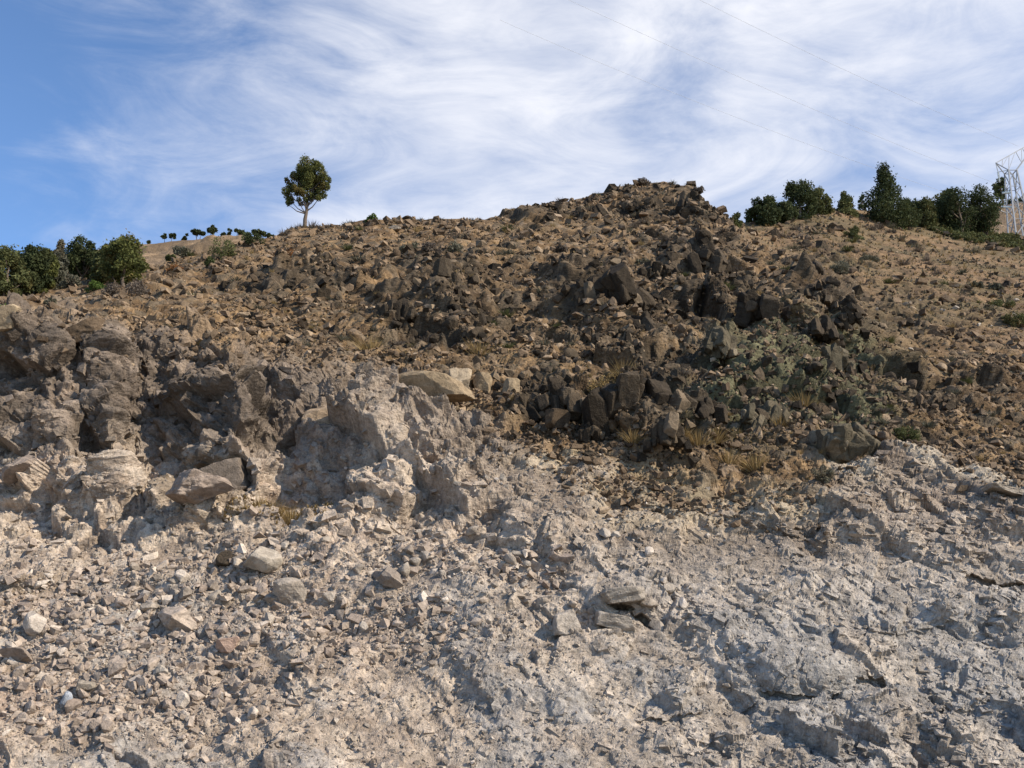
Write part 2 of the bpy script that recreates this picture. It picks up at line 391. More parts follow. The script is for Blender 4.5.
    for i, (a_, b_) in enumerate(((.16, 31), (.16, 71), (.16, 7))): P3[..., i] += a_ * fbm(Xw * 1.1 + b_, S * 1.1, 3, 5 + i)
    P4 = P.astype(np.float32).copy()
    for i, (a_, b_) in enumerate(((.03, 31), (.03, 71), (.03, 7))): P4[..., i] += a_ * fbm(Xw * 5 + b_, S * 5, 3, 5 + i)
    far = sstep(D, 20, 34)
    b1, i1 = blocks3(P3, 2.0, 1, (20, 25, 30), (1.2, 1, .9), k=.8)
    low = grey * (1 - cut)
    b1 = blur(blur(b1, 7, 0), 7, 1)
    H += b1 * (.08 + .40 * crag + .30 * cut - .05 * righth - .03 * shardy)
    b2, i2 = blocks3(P4, .85, 2, (10, 22, -25), (1.1, 1, .8), k=.65, rnd=.45, step=.5)
    b2 = blur(blur(b2, 3, 0), 3, 1)
    H += b2 * (.22 + .52 * crag + .44 * cut - .09 * low - .08 * righth - .08 * soft)
    if stage == 0:
        Q_ = P + Nn * (H * sstep(T, 0, .03))[..., None]
        lu = np.sqrt((np.diff(Q_, axis=1) ** 2).sum(-1)) / D[:, 1:]; lv = np.sqrt((np.diff(Q_, axis=0) ** 2).sum(-1)) / D[1:]
        iu = (us[1:] > -60) & (us[1:] < 1080)
        pu = np.diff(U, axis=1) * 1.03 / F
        lu = np.where(iu[None, :], np.minimum(lu, pu * 6) * .75 + pu * .35, pu); lv = np.minimum(lv, .0035) + .0003
        lu = blur(blur(lu, 41, 0), 5, 1); lv = blur(blur(lv, 41, 1), 3, 0)
        cu = np.concatenate([np.zeros((NT, 1)), np.cumsum(lu, 1)], 1); cv = np.concatenate([np.zeros((1, U.shape[1])), np.cumsum(lv, 0)], 0)
        U2 = U.copy(); T2 = T.copy(); NI = U.shape[1]
        k0 = int(np.argmax(us > -40)); k1 = int(np.argmax(us > 1064))
        for j in range(NT):
            c_ = cu[j, k0:k1 + 1]; U2[j, k0:k1 + 1] = np.interp(np.linspace(c_[0], c_[-1], len(c_)), c_, U[j, k0:k1 + 1])
        for i in range(NI):
            T2[:, i] = np.interp(np.linspace(0, cv[-1, i], NT), cv[:, i], T[:, i])
        U, T = U2, T2
b3, i3 = blocks3(P4, .36, 3, (-15, 20, 35), k=1.0, rnd=.5, step=.35)
b3 = blur(blur(b3, 3, 0), 3, 1)
H += b3 * (.50 + .42 * crag + .26 * cut - .30 * low - .12 * righth - .10 * soft)
b4, i4 = blocks3(P4, .16, 4, (25, -30, 10), k=1.0, rnd=.55, step=.35, irr=.8)
H += b4 * (.42 + .15 * crag - .30 * low - .06 * shardy) * (1 - .75 * far)
vary = .50 + .85 * sstep(fbm(Xw * .55, S * .8, 3, 7), -.35, .35); vary = vary * low + (1 - low)
b5, i5 = blocks3(P4, .30, 5, (10, 42, 20), (2.3, 1, .8), k=.30, rnd=.22, tilt=.55, step=.35)       # slivers along the joints of the right cut
H += b5 * (.34 * shardy + .24 * grey + .10 * cut) * vary
b6, i6 = blocks3(P4, .09, 6, (-20, 50, 20), (2.4, 1, .9), k=.35, rnd=.3, tilt=.7, step=.4, irr=.8)
H += b6 * (.22 * shardy + .24 * grey) * vary * (1 - .6 * far)
b7, i7 = blocks3(P4, .065, 8, (0, 20, 0), k=1.1, rnd=.5, irr=.9)
H += b7 * ((.30 - .26 * low + .16 * scree * low) * (1 - far))
b8, i8 = blocks3(P4, .85, 9, (15, 38, 25), (1.8, 1, .8), k=.18, rnd=.2, tilt=.4, step=.28)
b8 = blur(blur(b8, 3, 0), 3, 1)
H += b8 * (.35 + .65 * vary) * (.20 * shardy + .24 * low * (1 - .6 * scree) + .20 * cut)
H += .13 * fbm(Xw * .9, S * .9, 5, 9) * (1 - .4 * shardy) + .010 * fbm(Xw * 6, S * 6, 4, 10) * (1 - far)
bed = (S * .93 - Xw * .10 + .12 * fbm(Xw * .7, S * .7, 3, 3)) / .75
saw = bed - np.floor(bed)
H += .07 * grey * saw * (.4 + vnoise(Xw * .5, S * .3, 4))
fh = sstep(D, 19, 27)
H = H * (1 - fh) + blur(H, 3, 1) * fh
edge = sstep(U, -400, -30) * (1 - sstep(U, 1060, 1500))
H *= .35 + .65 * edge
H *= sstep(T, 0, .03) * (1 - .55 * sstep(T, .95, 1.))
P += Nn * H[..., None]
# ground colour (albedo, plus shade painted over the left cut)
def lerp(a, b, t): return a + (b - a) * t[..., None]
col3 = lambda r, g, b: np.array([r, g, b], dtype=np.float32)
n1 = .5 + .5 * fbm(Xw * .8, S * .8, 5, 1, .6); n2 = .5 + .5 * fbm(Xw * 2.5 + 9, S * 2.5, 4, 4, .6); n3 = vnoise(Xw * 9, S * 9, 3)
brown = lerp(lerp(col3(.112, .070, .036) + np.zeros(P.shape, np.float32), col3(.265, .172, .090), sstep(n2, .3, .7)), col3(.12, .095, .065), sstep(i3, .62, .9) * .8)
brown = lerp(brown, col3(.28, .20, .13), sstep(i4, .8, .98) * .7)
rhp = sstep(fbm(Xw * .22, S * .35, 4, 6), -.1, .35)
rh = lerp(lerp(col3(.15, .098, .056) + np.zeros(P.shape, np.float32), col3(.235, .150, .082), sstep(n1, .35, .65)), col3(.16, .13, .065), sstep(n2, .55, .8) * .6)
rh = lerp(rh, col3(.105, .085, .045), rhp * .6)
brown = lerp(brown, rh, righth)
dark = lerp(col3(.026, .020, .014) + np.zeros(P.shape, np.float32), col3(.080, .060, .040), sstep(i2 * .5 + n2 * .5, .25, .75))
dark = lerp(dark, col3(.19, .14, .09), sstep(i4, .72, .95) * .6)
grn = lerp(col3(.055, .052, .028) + np.zeros(P.shape, np.float32), col3(.155, .142, .078), sstep(n2 * .5 + i3 * .5, .3, .7))
gl = lerp(col3(.29, .225, .17) + np.zeros(P.shape, np.float32), col3(.48, .39, .30), sstep(n2 * .45 + i3 * .3 + i4 * .25, .25, .75))
gr = lerp(col3(.28, .235, .19) + np.zeros(P.shape, np.float32), col3(.455, .39, .32), sstep(n2 * .4 + i5 * .35 + i6 * .25, .25, .75))
g = lerp(gl, gr, sstep(un, 280, 820) * sstep(vn, 500, 600))
g = lerp(g, col3(.285, .27, .25), sstep(n1 + .12 * sstep(un, 600, 900), .5, .68) * .6 * sstep(vn, 540, 640))
g = lerp(g, col3(.42, .30, .22), sstep(1 - n1, .55, .75) * .4 * (1 - sstep(un, 250, 420)))
g = lerp(g, col3(.17, .13, .095), (1 - paler) * .7 * (1 - yellow))
g = lerp(g, lerp(col3(.095, .074, .056) + np.zeros(P.shape, np.float32), col3(.24, .185, .14), sstep(n2, .4, .75)), cut * (1 - sstep(un, 260, 400)) * (1 - sstep(vn, 415, 480)) * .85)  # brown rock, darkened further to paint in the shade of the upper left cut
colr = lerp(brown, dark, crag * .9)
colr = lerp(colr, grn, green * .9)
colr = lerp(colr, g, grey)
slabc = np.clip(es([(850, 480, 34, 14, 30), (930, 462, 36, 13, 25), (995, 478, 40, 10, 10)]) * 1.4, 0, 1); mound = np.clip(es([(30, 584, 40, 12, -6), (205, 478, 40, 22, -25)]) * 1.4, 0, 1)
colr = lerp(colr, col3(.46, .38, .28), slabc * .8)
colr = lerp(colr, col3(.23, .175, .12), mound * .85)
colr = lerp(colr, col3(.38, .30, .19), yellow * .6 * sstep(n2, .2, .6))
Pf = P.reshape(-1, 3).astype(np.float32)
NJ, NI = P.shape[:2]
# rows behind the crest so that the hill has a far side
back = []; cb_ = []
z0 = P[-1, :, 2]; y0 = P[-1, :, 1]; x0 = P[-1, :, 0]
rise = np.interp(U[-1], [-900, 0, 150, 260, 700, 730, 1900], [.1, .1, .05, -.1, -.12, .28, .28])
zz = z0.copy(); prev = 0
for k, dd in enumerate([.3, .7, 1.2, 2, 3, 4.5, 6.5, 9, 13, 18, 25, 34, 46, 62, 90, 140]):
    sl = np.where(dd < 14, rise, np.where(dd < 40, rise - .25, -.35)); zz = zz + sl * (dd - prev); prev = dd
    f = 1 + dd / y0
    q = np.stack([x0 * f, y0 + dd, zz + .12 * fbm(x0 * f * 1.5, y0 + dd, 3, 2)], -1)
    back.append(q); cb_.append(colr[-1] * .9)
Pf = np.concatenate([Pf, np.concatenate(back).astype(np.float32)]); Cf = np.concatenate([colr.reshape(-1, 3), np.concatenate(cb_)])
NJ2 = NJ + len(back)
# skirt: the foot runs into the flat ground
idx = np.arange(NJ2 * NI).reshape(NJ2, NI)
q = np.stack([idx[:-1, :-1], idx[:-1, 1:], idx[1:, 1:], idx[1:, :-1]], -1).reshape(-1, 4)
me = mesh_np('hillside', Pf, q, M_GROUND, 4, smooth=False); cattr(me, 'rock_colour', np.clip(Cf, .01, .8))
tag(link('hillside', me), 'rocky hillside with a pale road cut at its foot and brown stony slope above', kind='structure')

def sidx(u, v):
    i = int(np.clip(np.searchsorted(us, u), 0, NI - 1)); j = 0
    for _ in range(3):
        j = int(np.clip(np.searchsorted(-V[:, i], -v), 0, NT - 1)); i = int(np.clip(np.searchsorted(U[j], u), 0, NI - 1))
    return j, i
def surf(u, v):
    j, i = sidx(u, v); return Vector(P[j, i]), Vector(Nn[j, i]), float(D[j, i])

# flat ground out to the horizon
s = 3000.
gv_ = np.array([(-s, -s, -.02), (s, -s, -.02), (s, s, -.02), (-s, s, -.02)])
me = mesh_np('ground', gv_, np.array([[0, 1, 2, 3]]), M_FLAT, 4); tag(link('ground', me), 'flat gravel ground along the foot of the road cut', kind='structure')

# far slopes that show over the crest
def far_slope(name, label, crest, d0, d1, depth):
    c = tab(*crest); uu = np.linspace(c[0, 0], c[-1, 0], 260); vv = np.interp(uu, c[:, 0], c[:, 1])
    rows = []; col = []
    for k, t in enumerate(np.linspace(0, 1, 60)):
        v = vv + (1 - t) * depth; d = d0 + (d1 - d0) * t
        xx, yy, zz_ = world(uu, v, d + 0 * uu)
        hh = 1.0 * fbm(xx * .12, yy * .3 + zz_ * .3, 4, 3) + .35 * fbm(xx * .8, zz_ * .9, 3, 5)
        rows.append(np.stack([xx, yy, zz_ + hh * (.35 if t > .9 else 1) ], -1))
        a = sstep(.5 + .5 * fbm(xx * .35, zz_ * .6, 4, 6), .3, .7)
        col.append(lerp(np.zeros((len(xx), 3)) + col3(.16, .11, .065), col3(.26, .18, .11), a))
    top = rows[-1]
    for k, dd in enumerate([4, 12, 30, 60]):
        rows.append(top * np.array([1 + dd / d1, 1, 1]) + np.array([0, dd, -dd * .3])); col.append(col[59])
    # sides and foot dropped to the ground
    G = np.stack(rows); foot = G[:1].copy(); foot[..., 2] = 0; G = np.concatenate([foot, G]); col = [col[0]] + col
    nj, ni = G.shape[:2]; id_ = np.arange(nj * ni).reshape(nj, ni)
    qq = np.stack([id_[:-1, :-1], id_[:-1, 1:], id_[1:, 1:], id_[1:, :-1]], -1).reshape(-1, 4)
    m_ = mesh_np(name, G.reshape(-1, 3), qq, M_GROUND, 4); cattr(m_, 'rock_colour', np.concatenate(col))
    tag(link(name, m_), label, kind='structure')
    return lambda u: Vector(np.array(world(u, np.interp(u, c[:, 0], c[:, 1]), d1)).tolist())
farL = far_slope('far_hill', 'distant tan hill showing over the crest at left', [(20, 268), (100, 249), (150, 243), (175, 240), (210, 236.5), (245, 235.5), (280, 240), (330, 252), (400, 275)], 75, 115, 40)
farR = far_slope('distant_slope', 'distant brown slope behind the pylon at right', [(840, 240), (900, 222), (950, 214), (990, 207), (1024, 200), (1100, 196), (1300, 215)], 105, 150, 50)

# ------------------------------------------------------------------ stones
def icosphere(sub):
    t = (1 + 5 ** .5) / 2
    v = [(-1, t, 0), (1, t, 0), (-1, -t, 0), (1, -t, 0), (0, -1, t), (0, 1, t), (0, -1, -t), (0, 1, -t), (t, 0, -1), (t, 0, 1), (-t, 0, -1), (-t, 0, 1)]
    v = [np.array(p) / np.linalg.norm(p) for p in v]
    f = [(0, 11, 5), (0, 5, 1), (0, 1, 7), (0, 7, 10), (0, 10, 11), (1, 5, 9), (5, 11, 4), (11, 10, 2), (10, 7, 6), (7, 1, 8), (3, 9, 4), (3, 4, 2), (3, 2, 6), (3, 6, 8), (3, 8, 9), (4, 9, 5), (2, 4, 11), (6, 2, 10), (8, 6, 7), (9, 8, 1)]
    for _ in range(sub):
        mid = {}; nf = []
        def m(a, b):
            k = (min(a, b), max(a, b))
            if k not in mid:
                p = v[a] + v[b]; v.append(p / np.linalg.norm(p)); mid[k] = len(v) - 1
            return mid[k]
        for a, b, c in f:
            ab, bc, ca = m(a, b), m(b, c), m(c, a); nf += [(a, ab, ca), (b, bc, ab), (c, ca, bc), (ab, bc, ca)]
        f = nf
    return np.array(v), np.array(f)
ICO = [icosphere(k) for k in range(5)]
def rock_shape(sub, r, planes=10, scale=(1, 1, 1), rough=.0, boxy=0.):
    """a stone cut by flat fracture planes"""
    v, f = ICO[sub]; rad = np.full(len(v), 1.25)
    ns = r.normal(size=(planes, 3))
    if boxy:
        ax = np.array([(1, 0, 0), (-1, 0, 0), (0, 1, 0), (0, -1, 0), (0, 0, 1), (0, 0, -1)]) + r.normal(size=(6, 3)) * .16
        ns = np.concatenate([ax, ns])
    ns /= np.linalg.norm(ns, axis=1)[:, None]
    ds = r.uniform(.5, 1.0, len(ns))
    if boxy: ds[:6] = r.uniform(.7, .85, 6); ds[6:] = r.uniform(.85, 1.15, len(ds) - 6)
    for n, d in zip(ns, ds):
        c = v @ n; m = c > .08; rad[m] = np.minimum(rad[m], d / c[m])
    if rough:
        k = r.normal(size=(14, 3)) * 3.2; ph = r.uniform(0, 6.28, 14)
        w = np.sin(v @ k.T + ph).sum(1) / 14; k2 = k * 3.1; w2 = np.sin(v @ k2.T + ph).sum(1) / 14
        rad = rad * (1 + rough * w + rough * .6 * w2)
    return v * rad[:, None] * np.array(scale), f
def rotm(r, up=None, tilt=1.):
    e = Euler((r.normal() * .5 * tilt, r.normal() * .5 * tilt, r.uniform(0, 6.28))); return np.array(e.to_matrix())

def hexa(r, scale, jit=.24):
    """an angular chip: a box with every corner knocked about"""
    v = np.array([(x, y, z) for x in (-1, 1) for y in (-1, 1) for z in (-1, 1)], dtype=float) * .72
    v = (v + r.uniform(-jit, jit, (8, 3)) * 1.6) * np.array(scale)
    return v, np.array([(0, 1, 3), (0, 3, 2), (4, 6, 7), (4, 7, 5), (0, 4, 5), (0, 5, 1), (2, 3, 7), (2, 7, 6), (0, 2, 6), (0, 6, 4), (1, 5, 7), (1, 7, 3)])
def stone_field(name, label, n, region, smin, smax, mats, pw=2.2, sub=0, sink=.25, flat=.65, seed=1, chips=.5, align=None):
    """n small stones as one object; sizes in pixels at the place they lie"""
    r = np.random.default_rng(seed); VV = []; FF = []; TT = []; CC = []
    base = [rock_shape(sub, r, 9, (1, r.uniform(.45, .9), r.uniform(flat - .2, flat + .15))) for _ in range(24)]
    base = [b_ if r.random() > chips else hexa(r, (1, r.uniform(.45, .85), r.uniform(flat - .35, flat + .1))) for b_ in base]
    k = 0; cnt = 0; tries = 0
    us_, vs_ = region[0], region[1]
    dens_ = region[2]
    UU = r.uniform(us_[0], us_[1], n * 6); Vv = r.uniform(vs_[0], vs_[1], n * 6)
    for u, v in zip(UU, Vv):
        if cnt >= n: break
        if v < vcf(u) + 1: continue
        j, i = sidx(u, v)
        if r.random() > dens_[j, i]: continue
        d = D[j, i]
        sp = min(smax, smin * (1 - r.random()) ** (-1 / pw)) * .5
        s = sp * px(d)
        b, f = base[r.integers(24)]
        if align is None: M_ = rotm(r, tilt=.8)
        else:       # laid against the face, long side along the joints
            n_ = Nn[j, i]; t_ = np.array([math.cos(align[0]), 0, -math.sin(align[0])]); t_ = t_ - n_ * (t_ @ n_); t_ /= np.linalg.norm(t_)
            B_ = np.stack([t_, np.cross(n_, t_), n_], 1)
            M_ = B_ @ np.array(Euler([r.normal() * align[1], r.normal() * align[1], r.normal() * align[2]]).to_matrix())
        p = (b * s) @ M_.T + P[j, i] + Nn[j, i] * s * (.5 - sink * 1.2)
        VV.append(p); FF.append(f + k); TT.append(np.full(len(b), r.random())); CC.append(np.tile(colr[j, i] * r.uniform(.85, 1.15), (len(b), 1))); k += len(b); cnt += 1
    m_ = mesh_np(name, np.concatenate(VV), np.concatenate(FF), mats, 3); fattr(m_, 'tint', np.concatenate(TT))
    if mats is M_GROUND: cattr(m_, 'rock_colour', np.concatenate(CC))
    return tag(link(name, m_), label, kind='stuff', cat='stones')
upper = ((1 - grey) + .12 * (1 - sstep(vn, VB + 10, VB + 60))).clip(0, 1) * (1 - .6 * crag)
stone_field('brown_rubble', 'brown and buff rubble strewn over the upper slope', 22000, ((-25, 1050), (180, 560), upper * (.15 + .85 * sstep(fbm(Xw * .35, S * .6, 4, 9), -.3, .3)) * (.3 + .7 * n2) * (1 - .6 * righth)), 2.2, 12, M_SBROWN, 2.1, sink=.12, seed=3)
stone_field('dark_rubble', 'dark broken rubble around the crags on the slope', 4600, ((-25, 1050), (180, 520), np.clip(crag + .05 * (1 - grey), 0, 1)), 2.6, 14, M_SDARK, 1.9, seed=4, sink=.3, flat=.9, chips=.6)
stone_field('pale_scree', 'pale angular scree spilled over the lower left of the cut', 9500, ((-25, 700), (500, 790), np.clip(scree * grey * (.2 + .8 * n2), 0, 1)), 1.8, 14, M_SPINK, 1.7, seed=5)
stone_field('grey_chips', 'grey rock chips caught on the face of the cut', 8000, ((-25, 1050), (430, 800), grey * sstep(vn, 440, 480) * (.25 + .75 * n2 * (1 - .5 * shardy))), 2.0, 8, M_SGREY, 2.5, seed=6)
stone_field('rock_slivers', 'slanting slivers of grey rock standing out of the right half of the cut', 3200, ((440, 1050), (470, 800), shardy * (.1 + .9 * n2) * (vary - .25).clip(0, 1)), 4, 15, M_GROUND, 2.0, seed=7, sink=.55, flat=.42, chips=1., align=(R(42), .17, .22))
stone_field('rock_facets', 'fractured blocks standing out of the shaded left part of the cut', 1300, ((-25, 480), (330, 540), grey * (1 - soft)), 4, 17, M_GROUND, 1.8, seed=8, sink=.56, flat=.6, chips=1., align=(R(20), .30, .6))
stone_field('scree_facets', 'low angular facets of grey rock showing through the middle of the cut', 900, ((150, 760), (430, 800), grey * (1 - shardy) * sstep(vn, 440, 500) * (1 - .6 * scree)), 4, 15, M_GROUND, 1.9, seed=9, sink=.55, flat=.5, chips=1., align=(R(30), .22, .6))

# single stones, the larger loose ones
def place(name, me, p, rot=(0, 0, 0), sc=1., parent=None):
    o = link(name, me, p, parent); o.rotation_euler = rot; o.scale = (sc, sc, sc) if isinstance(sc, (int, float)) else sc
    return o
proto = {}
def stone_protos(key, mat, sub, boxy, flat):
    out = []
    for k in range(7):
        v, f = rock_shape(sub, rng, 10, (1, rng.uniform(.65, .95), rng.uniform(flat - .12, flat + .12)), .03, boxy)
        m_ = mesh_np('stone', v, f, mat, 3); fattr(m_, 'tint', np.zeros(len(v))); out.append(m_)
    proto[key] = out
for key, mat, fl in (('grey', M_SGREY, .65), ('pink', M_SPINK, .65), ('brown', M_SBROWN, .7), ('dark', M_SDARK, .85), ('tan', M_STAN, .8), ('green', M_SGREEN, .8), ('pale', M_SPALE, .55)):
    stone_protos(key, mat, 2, 0, fl)
REG = []      # (object, plain words, u, v, size) of the repeats, labelled together at the end
def stones(n, key, name, label, group, ur, vr, dens_, smin, smax, seed, sink=.2):
    r = np.random.default_rng(seed); c = 0
    while c < n:
        u = r.uniform(*ur); v = r.uniform(*vr); j, i = sidx(u, v)
        if v < vcf(u) + 2 or r.random() > dens_[j, i]: continue
        s = px(D[j, i]) * r.uniform(smin, smax) * .5
        p = Vector(P[j, i] + Nn[j, i] * s * (.5 - sink))
        o = place(name, proto[key][r.integers(7)], p, (r.normal() * .5, r.normal() * .5, r.uniform(0, 6.28)), s)
        tag(o, label, 'stone', group); REG.append((o, label.split(' lying')[0].split(' on ')[0].split(' below')[0].split(' among')[0].split(' in ')[0], u, v, s)); c += 1
stones(70, 'pink', 'loose_stone', 'pale pinkish stone lying in the scree at the lower left', 'pale stones in the lower left scree', (0, 260), (560, 760), scree, 9, 18, 21)
stones(34, 'grey', 'loose_stone', 'grey angular stone on the scree shelf below the left cut', 'grey stones on the scree shelf', (120, 420), (530, 640), scree, 9, 16, 22)
stones(26, 'grey', 'loose_stone', 'grey broken stone on the pale face in the lower middle', 'grey stones on the pale middle face', (400, 700), (460, 640), grey, 8, 16, 23)
stones(44, 'brown', 'slope_stone', 'brown angular stone on the stony slope below the lone tree', 'brown stones below the lone tree', (140, 480), (235, 350), upper, 7, 13, 24)
stones(30, 'brown', 'slope_stone', 'brown angular stone on the slope left of the dark crags', 'brown stones left of the dark crags', (480, 620), (225, 430), upper, 7, 13, 25)
stones(50, 'dark', 'crag_block', 'dark jagged block among the crags below the summit', 'dark blocks below the summit', (560, 830), (240, 420), crag, 9, 19, 26, .3)
stones(24, 'dark', 'crag_block', 'dark jagged block on the slope above the left cut', 'dark blocks above the left cut', (350, 520), (270, 350), crag, 8, 15, 27, .3)
stones(26, 'dark', 'summit_block', 'dark block in the rocky rim of the summit', 'blocks along the summit rim', (560, 722), (184, 222), crag, 5, 9, 28, .3)
stones(30, 'brown', 'slope_stone', 'brown stone on the slope above the right end of the cut', 'brown stones above the right cut', (860, 1040), (340, 470), upper, 8, 15, 29)
stones(16, 'pale', 'slope_stone', 'small white stone on the brown slope below the right trees', 'white stones on the right slope', (840, 1020), (290, 350), upper, 4, 7, 30)

# the boulders one can point at: (u, v, width px, height px, proto, depth ratio, rotation z, label, name)
def boulder(u, v, w, h, mat, label, name='boulder', boxy=0., planes=12, rz=0., rx=0., ry=0., seed=0, dr=.8, out=.25, rough=.05, sub=4, dd=0.):
    r = np.random.default_rng(1000 + seed + int(u * 3 + v))
    p, n, d = surf(u, v + h * .1)
    k = px(d)
    vv, f = rock_shape(sub, r, planes, (1, 1, 1), rough, boxy)
    nr = vv / np.linalg.norm(vv, axis=1)[:, None]; o_ = r.uniform(0, 60)
    bb, _ = blocks((vv[:, 0] + .35 * vv[:, 1] + o_).astype(np.float32), (vv[:, 2] + .45 * vv[:, 1] + o_).astype(np.float32), .42, 3, .5, 1.4, k=.9, rnd=.5)
    bb2, _ = blocks((vv[:, 0] - .35 * vv[:, 1] + o_).astype(np.float32), (vv[:, 2] + .45 * vv[:, 1] + o_).astype(np.float32), .15, 5, .2, 1.4, k=.9, rnd=.5)
    vv = vv + nr * ((bb + bb2 * .8) * (.12 + rough * 1.6))[:, None]
    vv = vv / np.abs(vv).max(0) * np.array([w * k / 2, w * k / 2 * dr, h * k / 2])
    M_ = np.array(Euler((R(rx), R(ry), R(rz)), 'XYZ').to_matrix()); vv = vv @ M_.T
    m_ = mesh_np(name, vv, f, mat, 3); fattr(m_, 'tint', np.full(len(vv), r.random() * .6))
    c = p + n * (w * k * out * .5) + Vector((0, dd, 0))
    return tag(link(name, m_, c), label, 'boulder')
